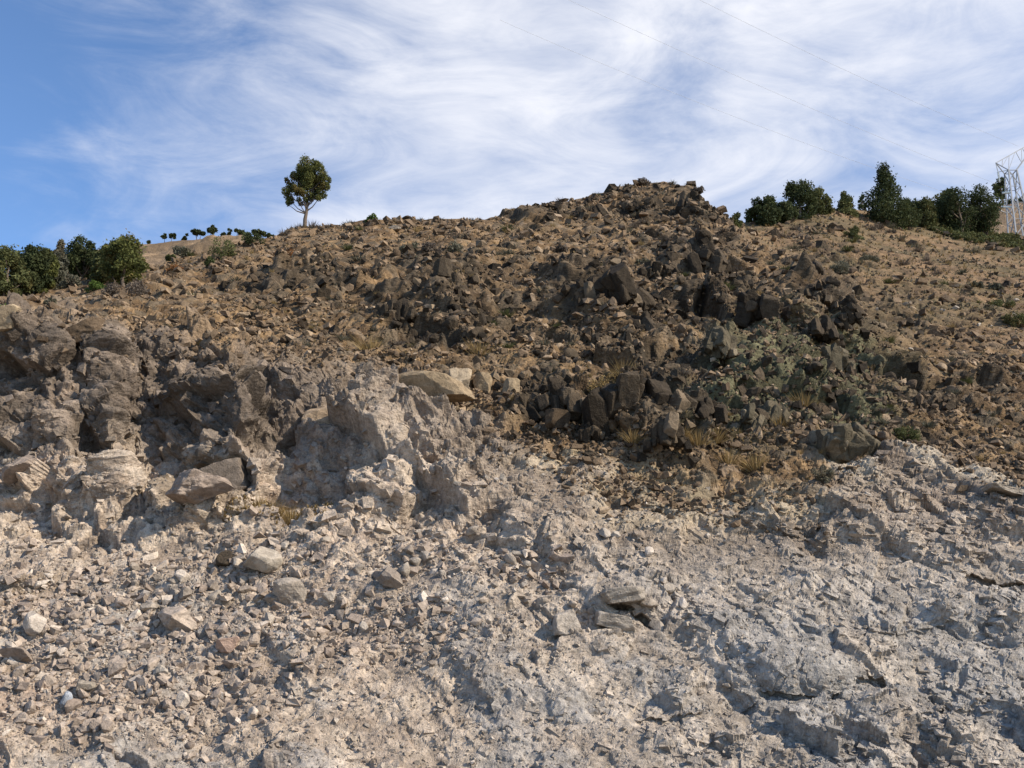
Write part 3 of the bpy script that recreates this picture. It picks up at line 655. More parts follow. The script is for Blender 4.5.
BL = [
 (458, 383, 27, 24, M_STAN, 'square tan block, leftmost of three in a row above the flat slab', dict(boxy=1, rz=20, out=.4)),
 (484, 382, 21, 24, M_STAN, 'upright tan block, middle one of three in a row above the flat slab', dict(boxy=1, rz=-15, out=.5)),
 (512, 389, 17, 20, M_STAN, 'small tan block, rightmost of three in a row above the flat slab', dict(boxy=1, rz=30, out=.5)),
 (434, 411, 84, 30, M_STAN, 'long flat-topped tan slab jutting from the top of the pale cut', dict(boxy=1, planes=4, rz=-12, ry=4, out=.5, dr=.5, rough=.02)),
 (642, 388, 74, 60, M_SDARK, 'biggest dark boulder of the crag, standing over the tan slope', dict(planes=16, out=.3)),
 (664, 420, 34, 48, M_SDARK, 'tall dark wedge leaning at the foot of the biggest dark boulder', dict(planes=10, ry=-14, out=.7)),
 (700, 382, 46, 58, M_SDARK, 'square dark boulder right of the biggest dark boulder', dict(boxy=.6, rz=30, out=.5)),
 (718, 345, 44, 38, M_SGREEN, 'olive boulder above the square dark boulder', dict(planes=14, out=.3)),
 (748, 408, 34, 40, M_SGREEN, 'olive leaning boulder above the dry grass tufts', dict(planes=12, ry=16, out=.4)),
 (772, 398, 40, 40, M_SGREEN, 'mossy olive boulder in the green part of the crag', dict(planes=14, out=.3)),
 (612, 290, 62, 44, M_SDARK, 'dark crag block high on the slope in the middle', dict(planes=16, out=.3)),
 (640, 318, 44, 46, M_SDARK, 'dark crag block just below the middle crag', dict(planes=14, out=.3)),
 (706, 262, 40, 26, M_SDARK, 'dark crag block below the steep end of the summit', dict(planes=14, out=.3)),
 (660, 262, 30, 22, M_SDARK, 'dark small crag block under the summit', dict(planes=12, out=.3)),
 (815, 282, 30, 44, M_SDARK, 'dark pinnacle at the right end of the crags', dict(planes=12, ry=6, out=.5)),
 (832, 308, 26, 40, M_SDARK, 'dark narrow pinnacle beside the right pinnacle', dict(planes=10, ry=-8, out=.5)),
 (812, 326, 40, 30, M_SDARK, 'dark overhanging block above the green hollow', dict(planes=12, out=.6)),
 (760, 322, 50, 22, M_SDARK, 'dark low block left of the overhanging block', dict(planes=12, out=.5)),
 (558, 392, 46, 40, M_SDARK, 'dark rounded boulder right of the three tan blocks', dict(planes=14, out=.25)),
 (555, 425, 28, 20, M_SBROWN, 'brown block below the dark rounded boulder', dict(boxy=.5, rz=20, out=.5)),
 (590, 430, 26, 26, M_SDARK, 'dark leaning block below the tan path of the slope', dict(boxy=.5, rz=-25, ry=12, out=.5)),
 (398, 310, 34, 26, M_SDARK, 'dark boulder on the slope below the lone tree', dict(planes=12, out=.4)),
 (440, 285, 22, 26, M_SDARK, 'dark upright boulder uphill of the boulder below the tree', dict(planes=12, out=.5)),
 (838, 446, 62, 22, M_SGREEN, 'flat olive slab lying above the pale slabs', dict(boxy=1, planes=5, rz=10, ry=6, out=.3)),
 (1003, 502, 40, 10, M_SPALE, 'thin white slab at the right end of the cut', dict(boxy=1, planes=4, ry=12, out=.15)),
 (210, 479, 80, 44, M_SCUT, 'smooth brownish slab face set in the middle of the left cut', dict(boxy=1, planes=8, rz=14, ry=-22, out=.0, dr=.5, rough=.02)),
 (208, 505, 78, 36, M_SPINK, 'bulging fractured rock below the smooth brownish slab', dict(planes=18, out=.2, rough=.12)),
 (262, 568, 44, 28, M_SPALE, 'pale boulder on the scree with a dark stone at its left', dict(planes=12, out=.4, rough=.03)),
 (230, 566, 22, 20, M_SDARK, 'dark stone against the pale boulder on the scree', dict(planes=10, out=.5)),
 (289, 598, 36, 30, M_SGREY, 'grey fractured boulder below the pale boulder', dict(planes=12, out=.4)),
 (390, 588, 30, 24, M_SGREY, 'grey rounded boulder beside the fractured face', dict(planes=14, out=.4)),
 (178, 624, 40, 26, M_SPINK, 'wide pinkish boulder in the middle of the scree', dict(planes=12, out=.3)),
 (40, 636, 26, 24, M_SGREY, 'shaded grey boulder at the left of the scree', dict(planes=10, out=.4)),
 (20, 665, 34, 16, M_SPINK, 'low pale boulder at the left edge of the scree', dict(planes=10, out=.3)),
 (228, 652, 24, 18, M_SRED, 'reddish stone on the fine rubble', dict(planes=10, out=.5)),
 (67, 708, 13, 21, M_SBLUE, 'upright bluish stone at the lower left', dict(planes=10, out=.6)),
 (85, 696, 22, 14, M_SPALE, 'pale stone beside the upright bluish stone', dict(planes=9, out=.5)),
 (118, 678, 20, 20, M_SPINK, 'pinkish block above the pale stone at the lower left', dict(planes=9, out=.5)),
 (164, 682, 16, 15, M_SPALE, 'white topped stone in the lower left rubble', dict(planes=8, out=.5)),
 (182, 707, 16, 20, M_SGREY, 'light oval stone half sunk in the grey face', dict(planes=14, out=.4)),
 (620, 601, 42, 16, M_SFACE, 'thin pale slab overhanging a dark gap in the lower face', dict(boxy=1, planes=5, ry=-6, out=.22)),
 (612, 624, 40, 16, M_SFACE, 'grey slab under the thin pale slab', dict(boxy=1, planes=5, ry=10, out=.1)),
 (565, 628, 28, 24, M_SFACE, 'square grey block left of the pair of slabs', dict(boxy=1, planes=3, rz=15, ry=-8, out=.15)),
 (425, 560, 22, 14, M_SGREY, 'grey block on the small rubble pile in the middle', dict(planes=9, out=.4)),
 (88, 338, 60, 30, M_SBROWN, 'grey-brown sloping slab at the top of the left cut', dict(boxy=1, planes=5, ry=-18, out=.1)),
 (25, 338, 36, 28, M_STAN, 'tan rounded shoulder at the top left of the cut', dict(planes=12, out=.3)),
 (322, 415, 44, 40, M_SBROWN, 'brown faceted boulder in the upper part of the cut', dict(planes=12, out=.3)),
 (375, 385, 34, 30, M_SPINK, 'pale knob at the top edge of the cut', dict(planes=12, out=.3)),
 (36, 472, 46, 34, M_SPINK, 'pinkish broken block low in the cut at the left edge', dict(planes=14, out=.25, rough=.1)),
 (645, 200, 34, 9, M_SDARK, 'dark jagged crag on the very top of the summit', dict(out=-.1)),
 (692, 202, 30, 22, M_SDARK, 'dark crag at the steep right end of the summit', dict(out=.2)),
 (598, 206, 28, 7, M_SDARK, 'low dark crag on the skyline left of the summit', dict(out=-.1)),
 (822, 350, 44, 34, M_SGREEN, 'olive crag in the green hollow below the pinnacles', dict(out=.2)),
 (405, 218, 14, 6, M_SDARK, 'small dark rock on the skyline right of the lone tree', dict(planes=8, out=.0)),
 (395, 231, 16, 9, M_SPALE, 'pale flat stone just under the skyline right of the lone tree', dict(planes=8, out=.6)),
]
def crag_rock(u, v, w, h, mat, label, seed=0, n=36, rz=0., ry=0., out=.2, name='rock_outcrop', **kw):
    """a jointed outcrop: one mesh of jagged blocks that share their joint directions"""
    r = np.random.default_rng(4000 + int(u * 7 + v)); p, nn, d = surf(u, v + h * .2); k = px(d); prt = []; tt_ = []
    J = np.array(Euler((R(r.uniform(-14, 14)), R(ry + r.uniform(-18, 18)), R(rz + r.uniform(-20, 20)))).to_matrix())
    for q in range(n):
        a = r.normal(size=2) * .30; a = np.clip(a, -.62, .62)
        hz = (.5 - .9 * abs(a[0]) ** 1.5) * r.uniform(.3, 1.); sz = .09 + .20 * r.random() ** 1.5
        vv, f = rock_shape(3, r, 9, (r.uniform(.7, 1.), r.uniform(.7, 1.), r.uniform(.9, 2.0)), .07, .5)
        M_ = np.array(Euler((r.normal() * .22, r.normal() * .25, r.normal() * .5)).to_matrix())
        vv = (vv * sz * w * k * .55) @ M_.T @ J.T + np.array([a[0] * w * k * .62, a[1] * w * k * .3, (hz - .35) * h * k * .9])
        prt.append((vv, f)); tt_.append(np.full(len(vv), r.random() * .8))
    vv, f = merge(prt); m_ = mesh_np(name, vv, f, mat, 3); fattr(m_, 'tint', np.concatenate(tt_))
    return tag(link(name, m_, p + nn * (w * k * out * .35)), label, 'outcrop')
def merge(parts):
    V_ = []; F_ = []; k = 0
    for v, f in parts: V_.append(v); F_.append(f + k); k += len(v)
    return np.concatenate(V_), np.concatenate(F_)
for u, v, w, h, mt, lb, kw in BL:
    if (mt in (M_SDARK, M_SGREEN)) and w > 22 and v < 480:
        kw = {a_: b_ for a_, b_ in kw.items() if a_ in ('rz', 'ry', 'out')}
        crag_rock(u, v, w * 1.5, h * 1.45, mt, lb.replace('boulder', 'outcrop') if 'tan blocks' not in lb else lb, **kw)
    else: boulder(u, v, w, h, mt, lb, **kw)

# ------------------------------------------------------------------ plants
def leaf_cloud(r, centres, rads, n, size, flat=1., tri_long=1.6):
    """n small triangular leaves spread over clumps; returns verts, faces, tint"""
    w = rads ** 2; ci = r.choice(len(centres), n, p=w / w.sum())
    dirs = r.normal(size=(n, 3)); dirs /= np.linalg.norm(dirs, axis=1)[:, None]
    rr = r.uniform(.2, 1., n) ** .6 * np.where(r.random(n) < .12, r.uniform(1., 1.5, n), 1.)
    c = centres[ci] + dirs * (rads[ci] * rr)[:, None] * np.array([1, 1, flat])
    a = r.normal(size=(n, 3)); a /= np.linalg.norm(a, axis=1)[:, None]
    b = np.cross(a, r.normal(size=(n, 3))); b /= np.linalg.norm(b, axis=1)[:, None]
    s = size * r.uniform(.6, 1.4, n)[:, None]
    v = np.stack([c + a * s * tri_long * .6, c - a * s * .5 + b * s * .5, c - a * s * .5 - b * s * .5], 1).reshape(-1, 3)
    tint = np.clip(np.repeat(r.random(len(centres))[ci] * .6 + r.random(n) * .4, 3), 0, 1)
    return v, np.arange(3 * n).reshape(-1, 3), tint
def tube(pts, rads, sides=6):
    pts = [Vector(p) for p in pts]; V_ = []; F_ = []
    for i, p in enumerate(pts):
        d = (pts[min(i + 1, len(pts) - 1)] - pts[max(i - 1, 0)]).normalized()
        a = d.orthogonal().normalized(); b = d.cross(a)
        for k in range(sides):
            t = 2 * math.pi * k / sides; V_.append(p + (a * math.cos(t) + b * math.sin(t)) * rads[i])
    for i in range(len(pts) - 1):
        for k in range(sides):
            k2 = (k + 1) % sides; A, B, C_, D_ = i * sides + k, i * sides + k2, (i + 1) * sides + k2, (i + 1) * sides + k
            F_ += [(A, B, C_), (A, C_, D_)]
    return np.array(V_), np.array(F_)
def merge(parts):
    V_ = []; F_ = []; k = 0
    for v, f in parts: V_.append(v); F_.append(f + k); k += len(v)
    return np.concatenate(V_), np.concatenate(F_)
def tree(name, label, base, h, w, shape, mat, n=2500, trunk_frac=.3, seed=0, group=None, leaf=None, lobes=26, cat='tree', lean=0., trunk_w=.03, custom=None):
    r = np.random.default_rng(500 + seed); e = bpy.data.objects.new(name, None); C.objects.link(e); e.location = base
    e.empty_display_size = .2
    tag(e, label, cat, group)
    tw = h * trunk_w
    top = h * (.92 if shape == 'cone' else .72)
    pts = [Vector((lean * t * h + r.normal() * .012 * h * (t > 0), r.normal() * .012 * h, t * top - .15 * (t == 0))) for t in np.linspace(0, 1, 7)]
    tv, tf = tube(pts, [tw * (1.25 - 1.05 * t) for t in np.linspace(0, 1, 7)], 7)
    m_ = mesh_np('trunk', tv, tf, M_BARK, 3, True); tr = link('trunk', m_, parent=e)
    z0_ = h * trunk_frac; cs = []; rs = []; limbs = []
    for k in range(lobes):
        if shape == 'cone':
            t = (k + .5) / lobes; z_ = z0_ * .5 + (h - z0_ * .5) * t; rad = w / 2 * (1 - t ** 1.5) ** .9 * r.uniform(.5, 1.0) ; a = k * 2.4
            rr = max(w * .06, w * .21 * (1 - .6 * t)); c = Vector((math.cos(a) * (rad - rr * .6), math.sin(a) * (rad - rr * .6), z_ - .02))
            if t > .85: c.x *= .3; c.y *= .3
        elif shape == 'bush':
            a = r.uniform(0, 6.28); q_ = r.random() ** .5; z_ = r.uniform(.1, .8) * h * (1 - .45 * q_ * q_); rr = w * .16
            c = Vector((math.cos(a) * w * .38 * q_, math.sin(a) * w * .38 * q_, z_))
        else:
            d_ = r.normal(size=3); d_ /= np.linalg.norm(d_); q_ = r.uniform(.35, 1.) ** .5; rr = w * r.uniform(.11, .2)
            cz = (h + z0_) / 2; c = Vector((d_[0] * (w / 2 - rr) * q_, d_[1] * (w / 2 - rr) * q_, cz + d_[2] * ((h - z0_) / 2 - rr * .8) * q_))
        c.x += lean * c.z; cs.append(c); rs.append(rr * r.uniform(.6, 1.25))
    if custom:
        cs = [Vector((a_ * w / 2, r.uniform(-.5, .5) * w / 2 * (1 - abs(a_) * .6), b_ * h)) for a_, b_, q_ in custom for _ in (0, 1)]; rs = [q_ * w / 2 * r.uniform(.75, 1.) for a_, b_, q_ in custom for _ in (0, 1)]; lobes = len(cs)
    for k in range(0, lobes, 2):
        c = cs[k]; s0 = Vector((lean * c.z * .6, 0, max(z0_ * .75, c.z - (.28 * w if shape != 'cone' else .05 * w)) if shape != 'bush' else .05 * h))
        s0.z = min(s0.z, top * .95)
        limbs.append(tube([s0, s0.lerp(c, .5) + Vector((0, 0, -.03 * h)), c], [tw * .45, tw * .3, tw * .12], 4))
    lv, lf = merge(limbs); lm = mesh_np('limb', lv, lf, M_BARK, 3, True); link('limb', lm, parent=tr)
    v, f, t = leaf_cloud(r, np.array(cs), np.array(rs), n, leaf or w * .035)
    m_ = mesh_np('crown', v, f, mat, 3); fattr(m_, 'tint', t); link('crown', m_, parent=e)
    return e
def on(u, v, back=0.):
    p, n, d = surf(u, v); return p + Vector((p.x / p.y * back, back, 0)), d + back
def tree_at(u, vb, vt, wpx, shape, mat, label, name='evergreen_tree', back=0., n=2500, **kw):
    p, d = on(u, max(vb, vcf(u) + 1), back)
    k = px(d) ; _, _, zt = world(u, vt, p.y); z_ = p.z
    _, _, zb = world(u, vb, p.y)
    if zb < z_ - .3 or back == 0: z_ = min(z_, zb + .3)
    h = zt - z_
    return tree(name, label, (p.x, p.y, z_), h, wpx * k, shape, mat, n=n, **kw)
# the lone tree
tree_at(304, 226, 160, 52, 'round', M_JUN, 'lone round crowned tree with a bare trunk on the ridge', 'lone_tree', n=24000, seed=1, trunk_frac=.27, leaf=.042, lobes=60, lean=.0, back=.1, trunk_w=.024, custom=[(-.70, .62, .24), (-.80, .50, .20), (-.66, .40, .20), (-.86, .70, .12), (-.50, .74, .26), (-.30, .86, .24), (-.42, .93, .12), (-.05, .90, .24), (.10, .80, .28), (.25, .92, .20), (.32, .985, .13), (.42, .90, .2), (.55, .82, .24),
 (.68, .70, .24), (.80, .58, .20), (.86, .70, .14), (.60, .52, .22), (.52, .42, .14), (.30, .62, .26), (.05, .60, .26), (-.22, .66, .26), (-.40, .52, .22), (-.12, .46, .22), (.18, .45, .2), (.34, .50, .2), (-.30, .40, .14), (-.72, .33, .09), (.0, .38, .12), (-.05, .72, .3), (.25, .74, .3), (.0, .8, .26), (.15, .68, .3), (-.3, .74, .24), (.45, .66, .26)])
# left cluster
LT = [(4, 300, 244, 52, 'round', M_OLIVE, 'green tree at the very left edge of the frame'), (26, 296, 240, 48, 'round', M_DARKG, 'dark round tree beside the leftmost green tree'),
      (42, 294, 247, 27, 'round', M_JUN, 'narrow tree tinged orange between the dark tree and the pointed conifer'), (55, 290, 240, 36, 'cone', M_SAGE, 'pointed grey-green conifer in the left cluster'),
      (82, 284, 236, 50, 'round', M_DARKG, 'dark dome shaped tree right of the pointed conifer'), (103, 284, 239, 36, 'round', M_OLIVE, 'olive tree between the dome shaped tree and the broad tree'),
      (122, 288, 231, 58, 'round', M_JUN, 'broad tree with brownish top at the right end of the left cluster')]
for k, (u, vb, vt, w, sh, mt, lb) in enumerate(LT): tree_at(u, vb, vt, w, sh, mt, lb, seed=20 + k, n=10000, trunk_frac=.02, leaf=.055, lobes=34, back=.6)
# right crest
RT = [(735, 226, 212, 18, 'round', M_OLIVE, 'low tree at the foot of the steep end of the summit'), (752, 226, 206, 18, 'round', M_DARKG, 'small dark tree, leftmost of the clump on the right crest'),
      (766, 228, 196, 38, 'round', M_DARKG, 'rounded dark tree in the left part of the clump on the right crest'), (784, 226, 198, 34, 'round', M_DARKG, 'squat tree between the rounded one and the tallest of the clump'),
      (801, 222, 179, 44, 'round', M_DARKG, 'tallest tree of the clump on the right crest'), (819, 217, 188, 34, 'round', M_OLIVE, 'greener tree right of the tallest of the clump'),
      (845, 216, 193, 36, 'cone', M_OLIVE, 'wide based tree alone between the clump and the tiny round tree'), (863, 211, 194, 12, 'round', M_DARKG, 'tiny round tree on a thin stem on the right crest'),
      (889, 227, 166, 72, 'cone', M_DARKG, 'tall dark pyramid shaped conifer on the right crest'), (912, 226, 198, 34, 'round', M_DARKG, 'lower dark tree merged with the right flank of the pyramid conifer'),
      (924, 230, 197, 34, 'round', M_OLIVE, 'low olive tree right of the pyramid conifer'), (944, 230, 194, 44, 'round', M_OLIVE, 'olive tree left of the black mass of trees'),
      (962, 238, 183, 56, 'round', M_DARKG, 'broad dark tree left of the pylon'), (984, 240, 184, 50, 'round', M_DARKG, 'dark tree directly beside the pylon legs'),
      (950, 232, 187, 26, 'round', M_OLIVE, 'small olive tree in front of the broad dark tree')]
for k, (u, vb, vt, w, sh, mt, lb) in enumerate(RT):
    tree_at(u, vb, vt, w, sh, mt, lb, seed=50 + k, n=15000 if w > 70 else (7000 if w > 20 else 1600), trunk_frac=.3 if w == 9 else .1, leaf=.10 if w > 20 else .08, lobes=34, back=1.5)
for u_, w_, h_ in ((978, 30, 20), (996, 26, 14), (1012, 22, 12), (1022, 26, 16)):
    p = farR(u_); tree('distant_tree', 'dark distant tree on the slope behind the pylon', p - Vector((0, 0, 1.5)), px(150) * h_, px(150) * w_, 'bush', M_DARKG, 900, seed=int(u_), leaf=.25, group='distant trees behind the pylon')
p = farR(1003); tree('distant_tree', 'distant tree seen through the top of the pylon', p - Vector((0, 0, .5)), px(150) * 34, px(150) * 22, 'round', M_DARKG, 1200, seed=71, leaf=.25)
# far ridge
FT = [(118, 246, 5), (129, 243, 4), (148, 241, 4), (165, 234, 7), (171, 233, 9), (184, 232, 7), (197, 228, 13), (200, 230, 9), (209, 227, 9), (213, 225, 12), (228, 228, 7), (236, 229, 8), (243, 232, 12), (247, 233, 9), (255, 230, 16), (262, 232, 14), (268, 234, 12), (222, 234, 8)]
for k, (u, vt, w) in enumerate(FT):
    p = farL(u); _, _, zt = world(u, vt, p.y)
    tree('distant_tree', 'tiny distant tree standing on the skyline of the far tan hill', p - Vector((0, 0, .4)), max(zt - p.z + .4, .9), px(115) * w, 'round', M_DARKG, 500, trunk_frac=(.42, .1, .3, .5)[k % 4], seed=80 + k, leaf=.2, lobes=7, lean=(-.12, .1, .2)[k % 3], group='tiny trees on the far skyline')
# bushes one can point at (u, v base, w, h)
BU = [(93, 292, 24, 17, M_BRIGHT, 'bright green bush below the left cluster of trees', 'bush'), (12, 316, 34, 16, M_BRIGHT, 'green bush on the top edge of the cut at far left', 'bush'),
      (173, 273, 22, 13, M_RUST, 'rust coloured bush left of the rocky ridge', 'bush'), (285, 270, 26, 22, M_RUST, 'rust brown bush below the lone tree', 'bush'),
      (182, 258, 20, 16, M_SAGE, 'grey-green bush above the rust coloured bush', 'bush'), (171, 262, 12, 14, M_OLIVE, 'small dark bush left of the grey-green bush', 'bush'),
      (222, 258, 34, 26, M_OLIVE, 'olive shrub on the ridge below the tiny distant trees', 'shrub'), (252, 246, 30, 16, M_DARKG, 'dark low shrub on the ridge left of the lone tree', 'shrub'),
      (210, 268, 18, 12, M_DARKG, 'small dark shrub below the olive shrub', 'shrub'), (110, 296, 28, 16, M_TWIG, 'grey leafless shrub right of the bright green bush', 'shrub'),
      (138, 294, 30, 20, M_TWIG, 'brownish leafless shrub below the broad tree', 'shrub'), (72, 288, 26, 16, M_SAGE, 'grey-green shrub in front of the pointed conifer', 'shrub'), (50, 306, 16, 12, M_SAGE, 'small pale shrub above the left cut', 'shrub'),
      (371, 224, 16, 10, M_BRIGHT, 'pale green shrub on the skyline right of the lone tree', 'shrub'), (853, 239, 21, 17, M_OLIVE, 'round dark green bush on the bare right slope', 'bush'),
      (410, 252, 26, 16, M_SAGE, 'grey shrub below the skyline in the middle', 'shrub'), (432, 254, 22, 14, M_TWIG, 'brown twiggy shrub right of the grey shrub', 'shrub'), (452, 256, 24, 20, M_SAGE, 'darker twiggy shrub, third in the row under the skyline', 'shrub'),
      (1015, 326, 28, 18, M_OLIVE, 'olive shrub at the right edge of the slope', 'shrub'), (870, 262, 22, 10, M_SAGE, 'grey bush below the round dark green bush', 'shrub'),
      (838, 274, 26, 14, M_SAGE, 'brownish bush beside the dark pinnacles', 'shrub'), (975, 288, 20, 10, M_SAGE, 'dark low shrub left of the pair on the right slope', 'shrub'), (995, 292, 16, 10, M_SAGE, 'dark low shrub right in the pair on the right slope', 'shrub'),
      (1000, 306, 30, 8, M_OLIVE, 'long flat shrub below the pair on the right slope', 'shrub'), (820, 496, 24, 22, M_SAGE, 'blue-green bush against the pale slab', 'bush'), (905, 440, 30, 16, M_OLIVE, 'brownish bush above the broad pale slab', 'bush'),
      (735, 196, 1, 1, None, '', ''), (698, 190, 16, 8, M_TWIG, 'twiggy shrub on the steep end of the summit', 'shrub'), (640, 186, 20, 6, M_TWIG, 'low grey shrub on top of the summit', 'shrub'),
      (604, 384, 38, 22, M_STRAW, 'round yellow bush beside the biggest dark boulder', 'bush'), (640, 258, 22, 12, M_SAGE, 'grey shrub in the middle below the summit', 'shrub'), (560, 250, 20, 10, M_TWIG, 'twiggy shrub on the slope left of the summit', 'shrub')]
def bush(u, v, w, h, mt, lb, name, n=1500, seed=0, group=None):
    p, d = on(u, v); k = px(d)
    return tree(name, lb, p - Vector((0, 0, .05)), h * k * 1.1, w * k, 'bush', mt, n=n, trunk_frac=0, seed=seed, leaf=.75 * k * 1.6, lobes=16, cat=name, group=group)
for k, (u, v, w, h, mt, lb, nm) in enumerate(BU):
    if mt: bush(u, v, w, h, mt, lb, nm, seed=200 + k)
# low green thicket along the foot of the right trees
r = np.random.default_rng(5); cs = []; rs = []
for k in range(170):
    u = r.uniform(905, 1060); v = vcf(u) + r.uniform(0, 11) * min(1, (u - 895) / 50); p, d = on(u, v)
    cs.append(p + Vector((0, 0, .1))); rs.append(px(d) * r.uniform(3, 6))
v, f, t = leaf_cloud(r, np.array(cs), np.array(rs), 26000, .10, .8)
m_ = mesh_np('thicket', v, f, M_OLIVE, 3); fattr(m_, 'tint', t); tag(link('thicket', m_), 'low dark green thicket along the foot of the trees on the right crest', 'thicket', kind='stuff')

# grass tufts and small shrubs, shared meshes
def tuft_mesh(mat, n, spread, seed, h=1., wide=.03):
    r = np.random.default_rng(seed); V_ = []; T_ = []
    for k in range(n):
        a = r.uniform(0, 6.28); q_ = r.random() ** .7 * spread; L_ = h * r.uniform(.3, 1.1); o_ = np.array([math.cos(a), math.sin(a), 0])
        b0 = o_ * q_ * .35; tip = o_ * q_ * 1.3 + np.array([0, 0, L_]); mid_ = b0 * .6 + tip * .4 + np.array([0, 0, .15 * L_]); s_ = np.array([-math.sin(a + r.normal()), math.cos(a + r.normal()), 0]) * wide
        V_ += [b0 - s_, b0 + s_, mid_ + s_ * .8, b0 - s_, mid_ + s_ * .8, mid_ - s_ * .8, mid_ - s_ * .8, mid_ + s_ * .8, tip]; T_ += [r.random()] * 9
    V_ = np.array(V_); m_ = mesh_np('tuft', V_, np.arange(len(V_)).reshape(-1, 3), mat, 3); fattr(m_, 'tint', np.array(T_)); return m_
TUFT = [tuft_mesh(M_STRAW, 170, .8, 60 + k, .85, .014) for k in range(4)]
SCRUB = [tuft_mesh(mt, 150, 1., 70 + k, .7, .03) for k, mt in enumerate((M_SAGE, M_TWIG, M_OLIVE, M_SAGE, M_TWIG))]
def plants(pts, meshes, name, label, group, cat, hr, seed, wr=1.):
    r = np.random.default_rng(seed)
    for u, v in pts:
        p, d = on(u, v); s = px(d) * r.uniform(*hr)
        o = place(name, meshes[r.integers(len(meshes))], p - Vector((0, 0, s * .08)), (r.normal() * .1, r.normal() * .1, r.uniform(0, 6.28)), (s * wr, s * wr, s)); tag(o, label, cat, group)
        if group: REG.append((o, label.split(' among')[0].split(' on ')[0].split(' around')[0], u, v, s))
HT = [(697, 447, 'dry grass tuft, left one of the row below the olive boulders'), (727, 466, 'dry grass tuft, second in the row below the olive boulders'), (755, 468, 'dry grass tuft, third in the row below the olive boulders'),
      (636, 448, 'dry grass tuft below the biggest dark boulder'), (716, 438, 'dry grass tuft near the foot of the tall dark wedge'), (687, 436, 'dry grass tuft touching the foot of the tall dark wedge'), (690, 404, 'dry grass tuft between the dark boulders'),
      (480, 350, 'dry yellow tuft on the slope above the three tan blocks'), (370, 348, 'dry yellow tuft on the dirt above the cut'), (780, 420, 'orange dry tuft beside the mossy olive boulder'), (805, 405, 'straw tuft under the green hollow'),
      (583, 412, 'straw tuft below the round yellow bush'), (622, 372, 'straw tuft right of the round yellow bush'), (262, 508, 'dry weeds on the scree shelf by the smooth slab'), (275, 516, 'dry weeds right of the bulging rock on the scree shelf'), (290, 522, 'low dry weeds at the right end of the scree shelf')]
for k, (u, v, lb) in enumerate(HT): plants([(u, v)], TUFT, 'grass_tuft', lb, None, 'grass tuft', (15, 24), 300 + k, 1.3)
def scatter(n, ur, vr, dens_, seed):
    r = np.random.default_rng(seed); out = []
    while len(out) < n:
        u = r.uniform(*ur); v = r.uniform(*vr); j, i = sidx(u, v)
        if v < vcf(u) + 1 or r.random() > dens_[j, i]: continue
        out.append((u, v))
    return out
veg = (1 - grey) * (1 - .5 * crag)
plants(scatter(70, (730, 1040), (212, 350), veg, 1), SCRUB, 'small_shrub', 'small grey-brown shrub on the bare slope under the right trees', 'small shrubs on the right slope', 'shrub', (5, 9), 31, 1.2)
plants(scatter(60, (160, 520), (225, 350), veg, 2), SCRUB, 'small_shrub', 'small dry shrub among the stones of the slope under the lone tree', 'small shrubs under the lone tree', 'shrub', (5, 11), 32, 1.1)
plants(scatter(55, (500, 740), (190, 400), veg, 3), SCRUB, 'small_shrub', 'small dry shrub on the slope under the summit', 'small shrubs under the summit', 'shrub', (5, 10), 33, 1.1)
plants(scatter(30, (800, 1040), (350, 460), veg, 4), SCRUB, 'small_shrub', 'small dry shrub on the rough ground above the right cut', 'small shrubs above the right cut', 'shrub', (6, 11), 34, 1.1)
plants(scatter(70, (160, 740), (215, 440), veg, 5), TUFT, 'grass_tuft', 'small straw coloured grass tuft on the middle of the stony slope', 'straw tufts on the middle slope', 'grass tuft', (4, 8), 35)
plants(scatter(60, (740, 1040), (215, 470), veg, 6), TUFT, 'grass_tuft', 'small straw coloured grass tuft on the right slope', 'straw tufts on the right slope', 'grass tuft', (4, 8), 36)
plants([(u, np.interp(u, CREST[:, 0], CREST[:, 1]) + 2) for u in (283, 291, 296, 298, 301, 312, 318, 326)], [SCRUB[1], SCRUB[4]], 'twiggy_plant', 'thin twiggy plant on the skyline around the foot of the lone tree', 'twiggy plants round the lone tree', 'plant', (6, 12), 37, .6)
plants([(u, np.interp(u, CREST[:, 0], CREST[:, 1]) + 2) for u in (345, 352, 420, 440, 470, 478, 512, 528, 560, 596, 625, 655, 672, 688)], SCRUB, 'twiggy_plant', 'low twiggy plant on the skyline between the tree and the summit', 'plants on the skyline', 'plant', (4, 7), 38, 1.)
# fine dry grass as ground cover
def grass(name, label, n, ur, vr, dens_, seed, mat, hp=(2.5, 5)):
    r = np.random.default_rng(seed); V_ = []; T_ = []
    for u, v in scatter(n, ur, vr, dens_, seed):
        j, i = sidx(u, v); p = P[j, i]; s = px(D[j, i]) * r.uniform(*hp)
        for b in range(5):
            a = r.uniform(0, 6.28); o_ = np.array([math.cos(a), math.sin(a), 0]) * s
            q_ = np.array([-o_[1], o_[0], 0]) * .22; V_ += [p - q_, p + q_, p + o_ * r.uniform(.3, 1.) + np.array([0, 0, s * r.uniform(.6, 1.1)])]; T_ += [r.random()] * 3
    V_ = np.array(V_); m_ = mesh_np(name, V_, np.arange(len(V_)).reshape(-1, 3), mat, 3); fattr(m_, 'tint', np.array(T_)); tag(link(name, m_), label, 'grass', kind='stuff')
grass('dry_grass', 'thin dry grass scattered over the brown slopes', 3200, (-20, 1045), (190, 500), veg * (.3 + .7 * righth) * n1, 8, M_STRAW, (1.6, 3.2))
grass('low_scrub', 'sparse low scrub scattered over the upper slopes', 3000, (-20, 1045), (190, 440), veg * (.3 + .7 * righth), 9, M_SAGE, (1.6, 3.6))
grass('dry_weeds', 'dry weeds along the ledge below the left cut', 350, (225, 330), (495, 530), np.ones_like(veg), 10, M_STRAW)

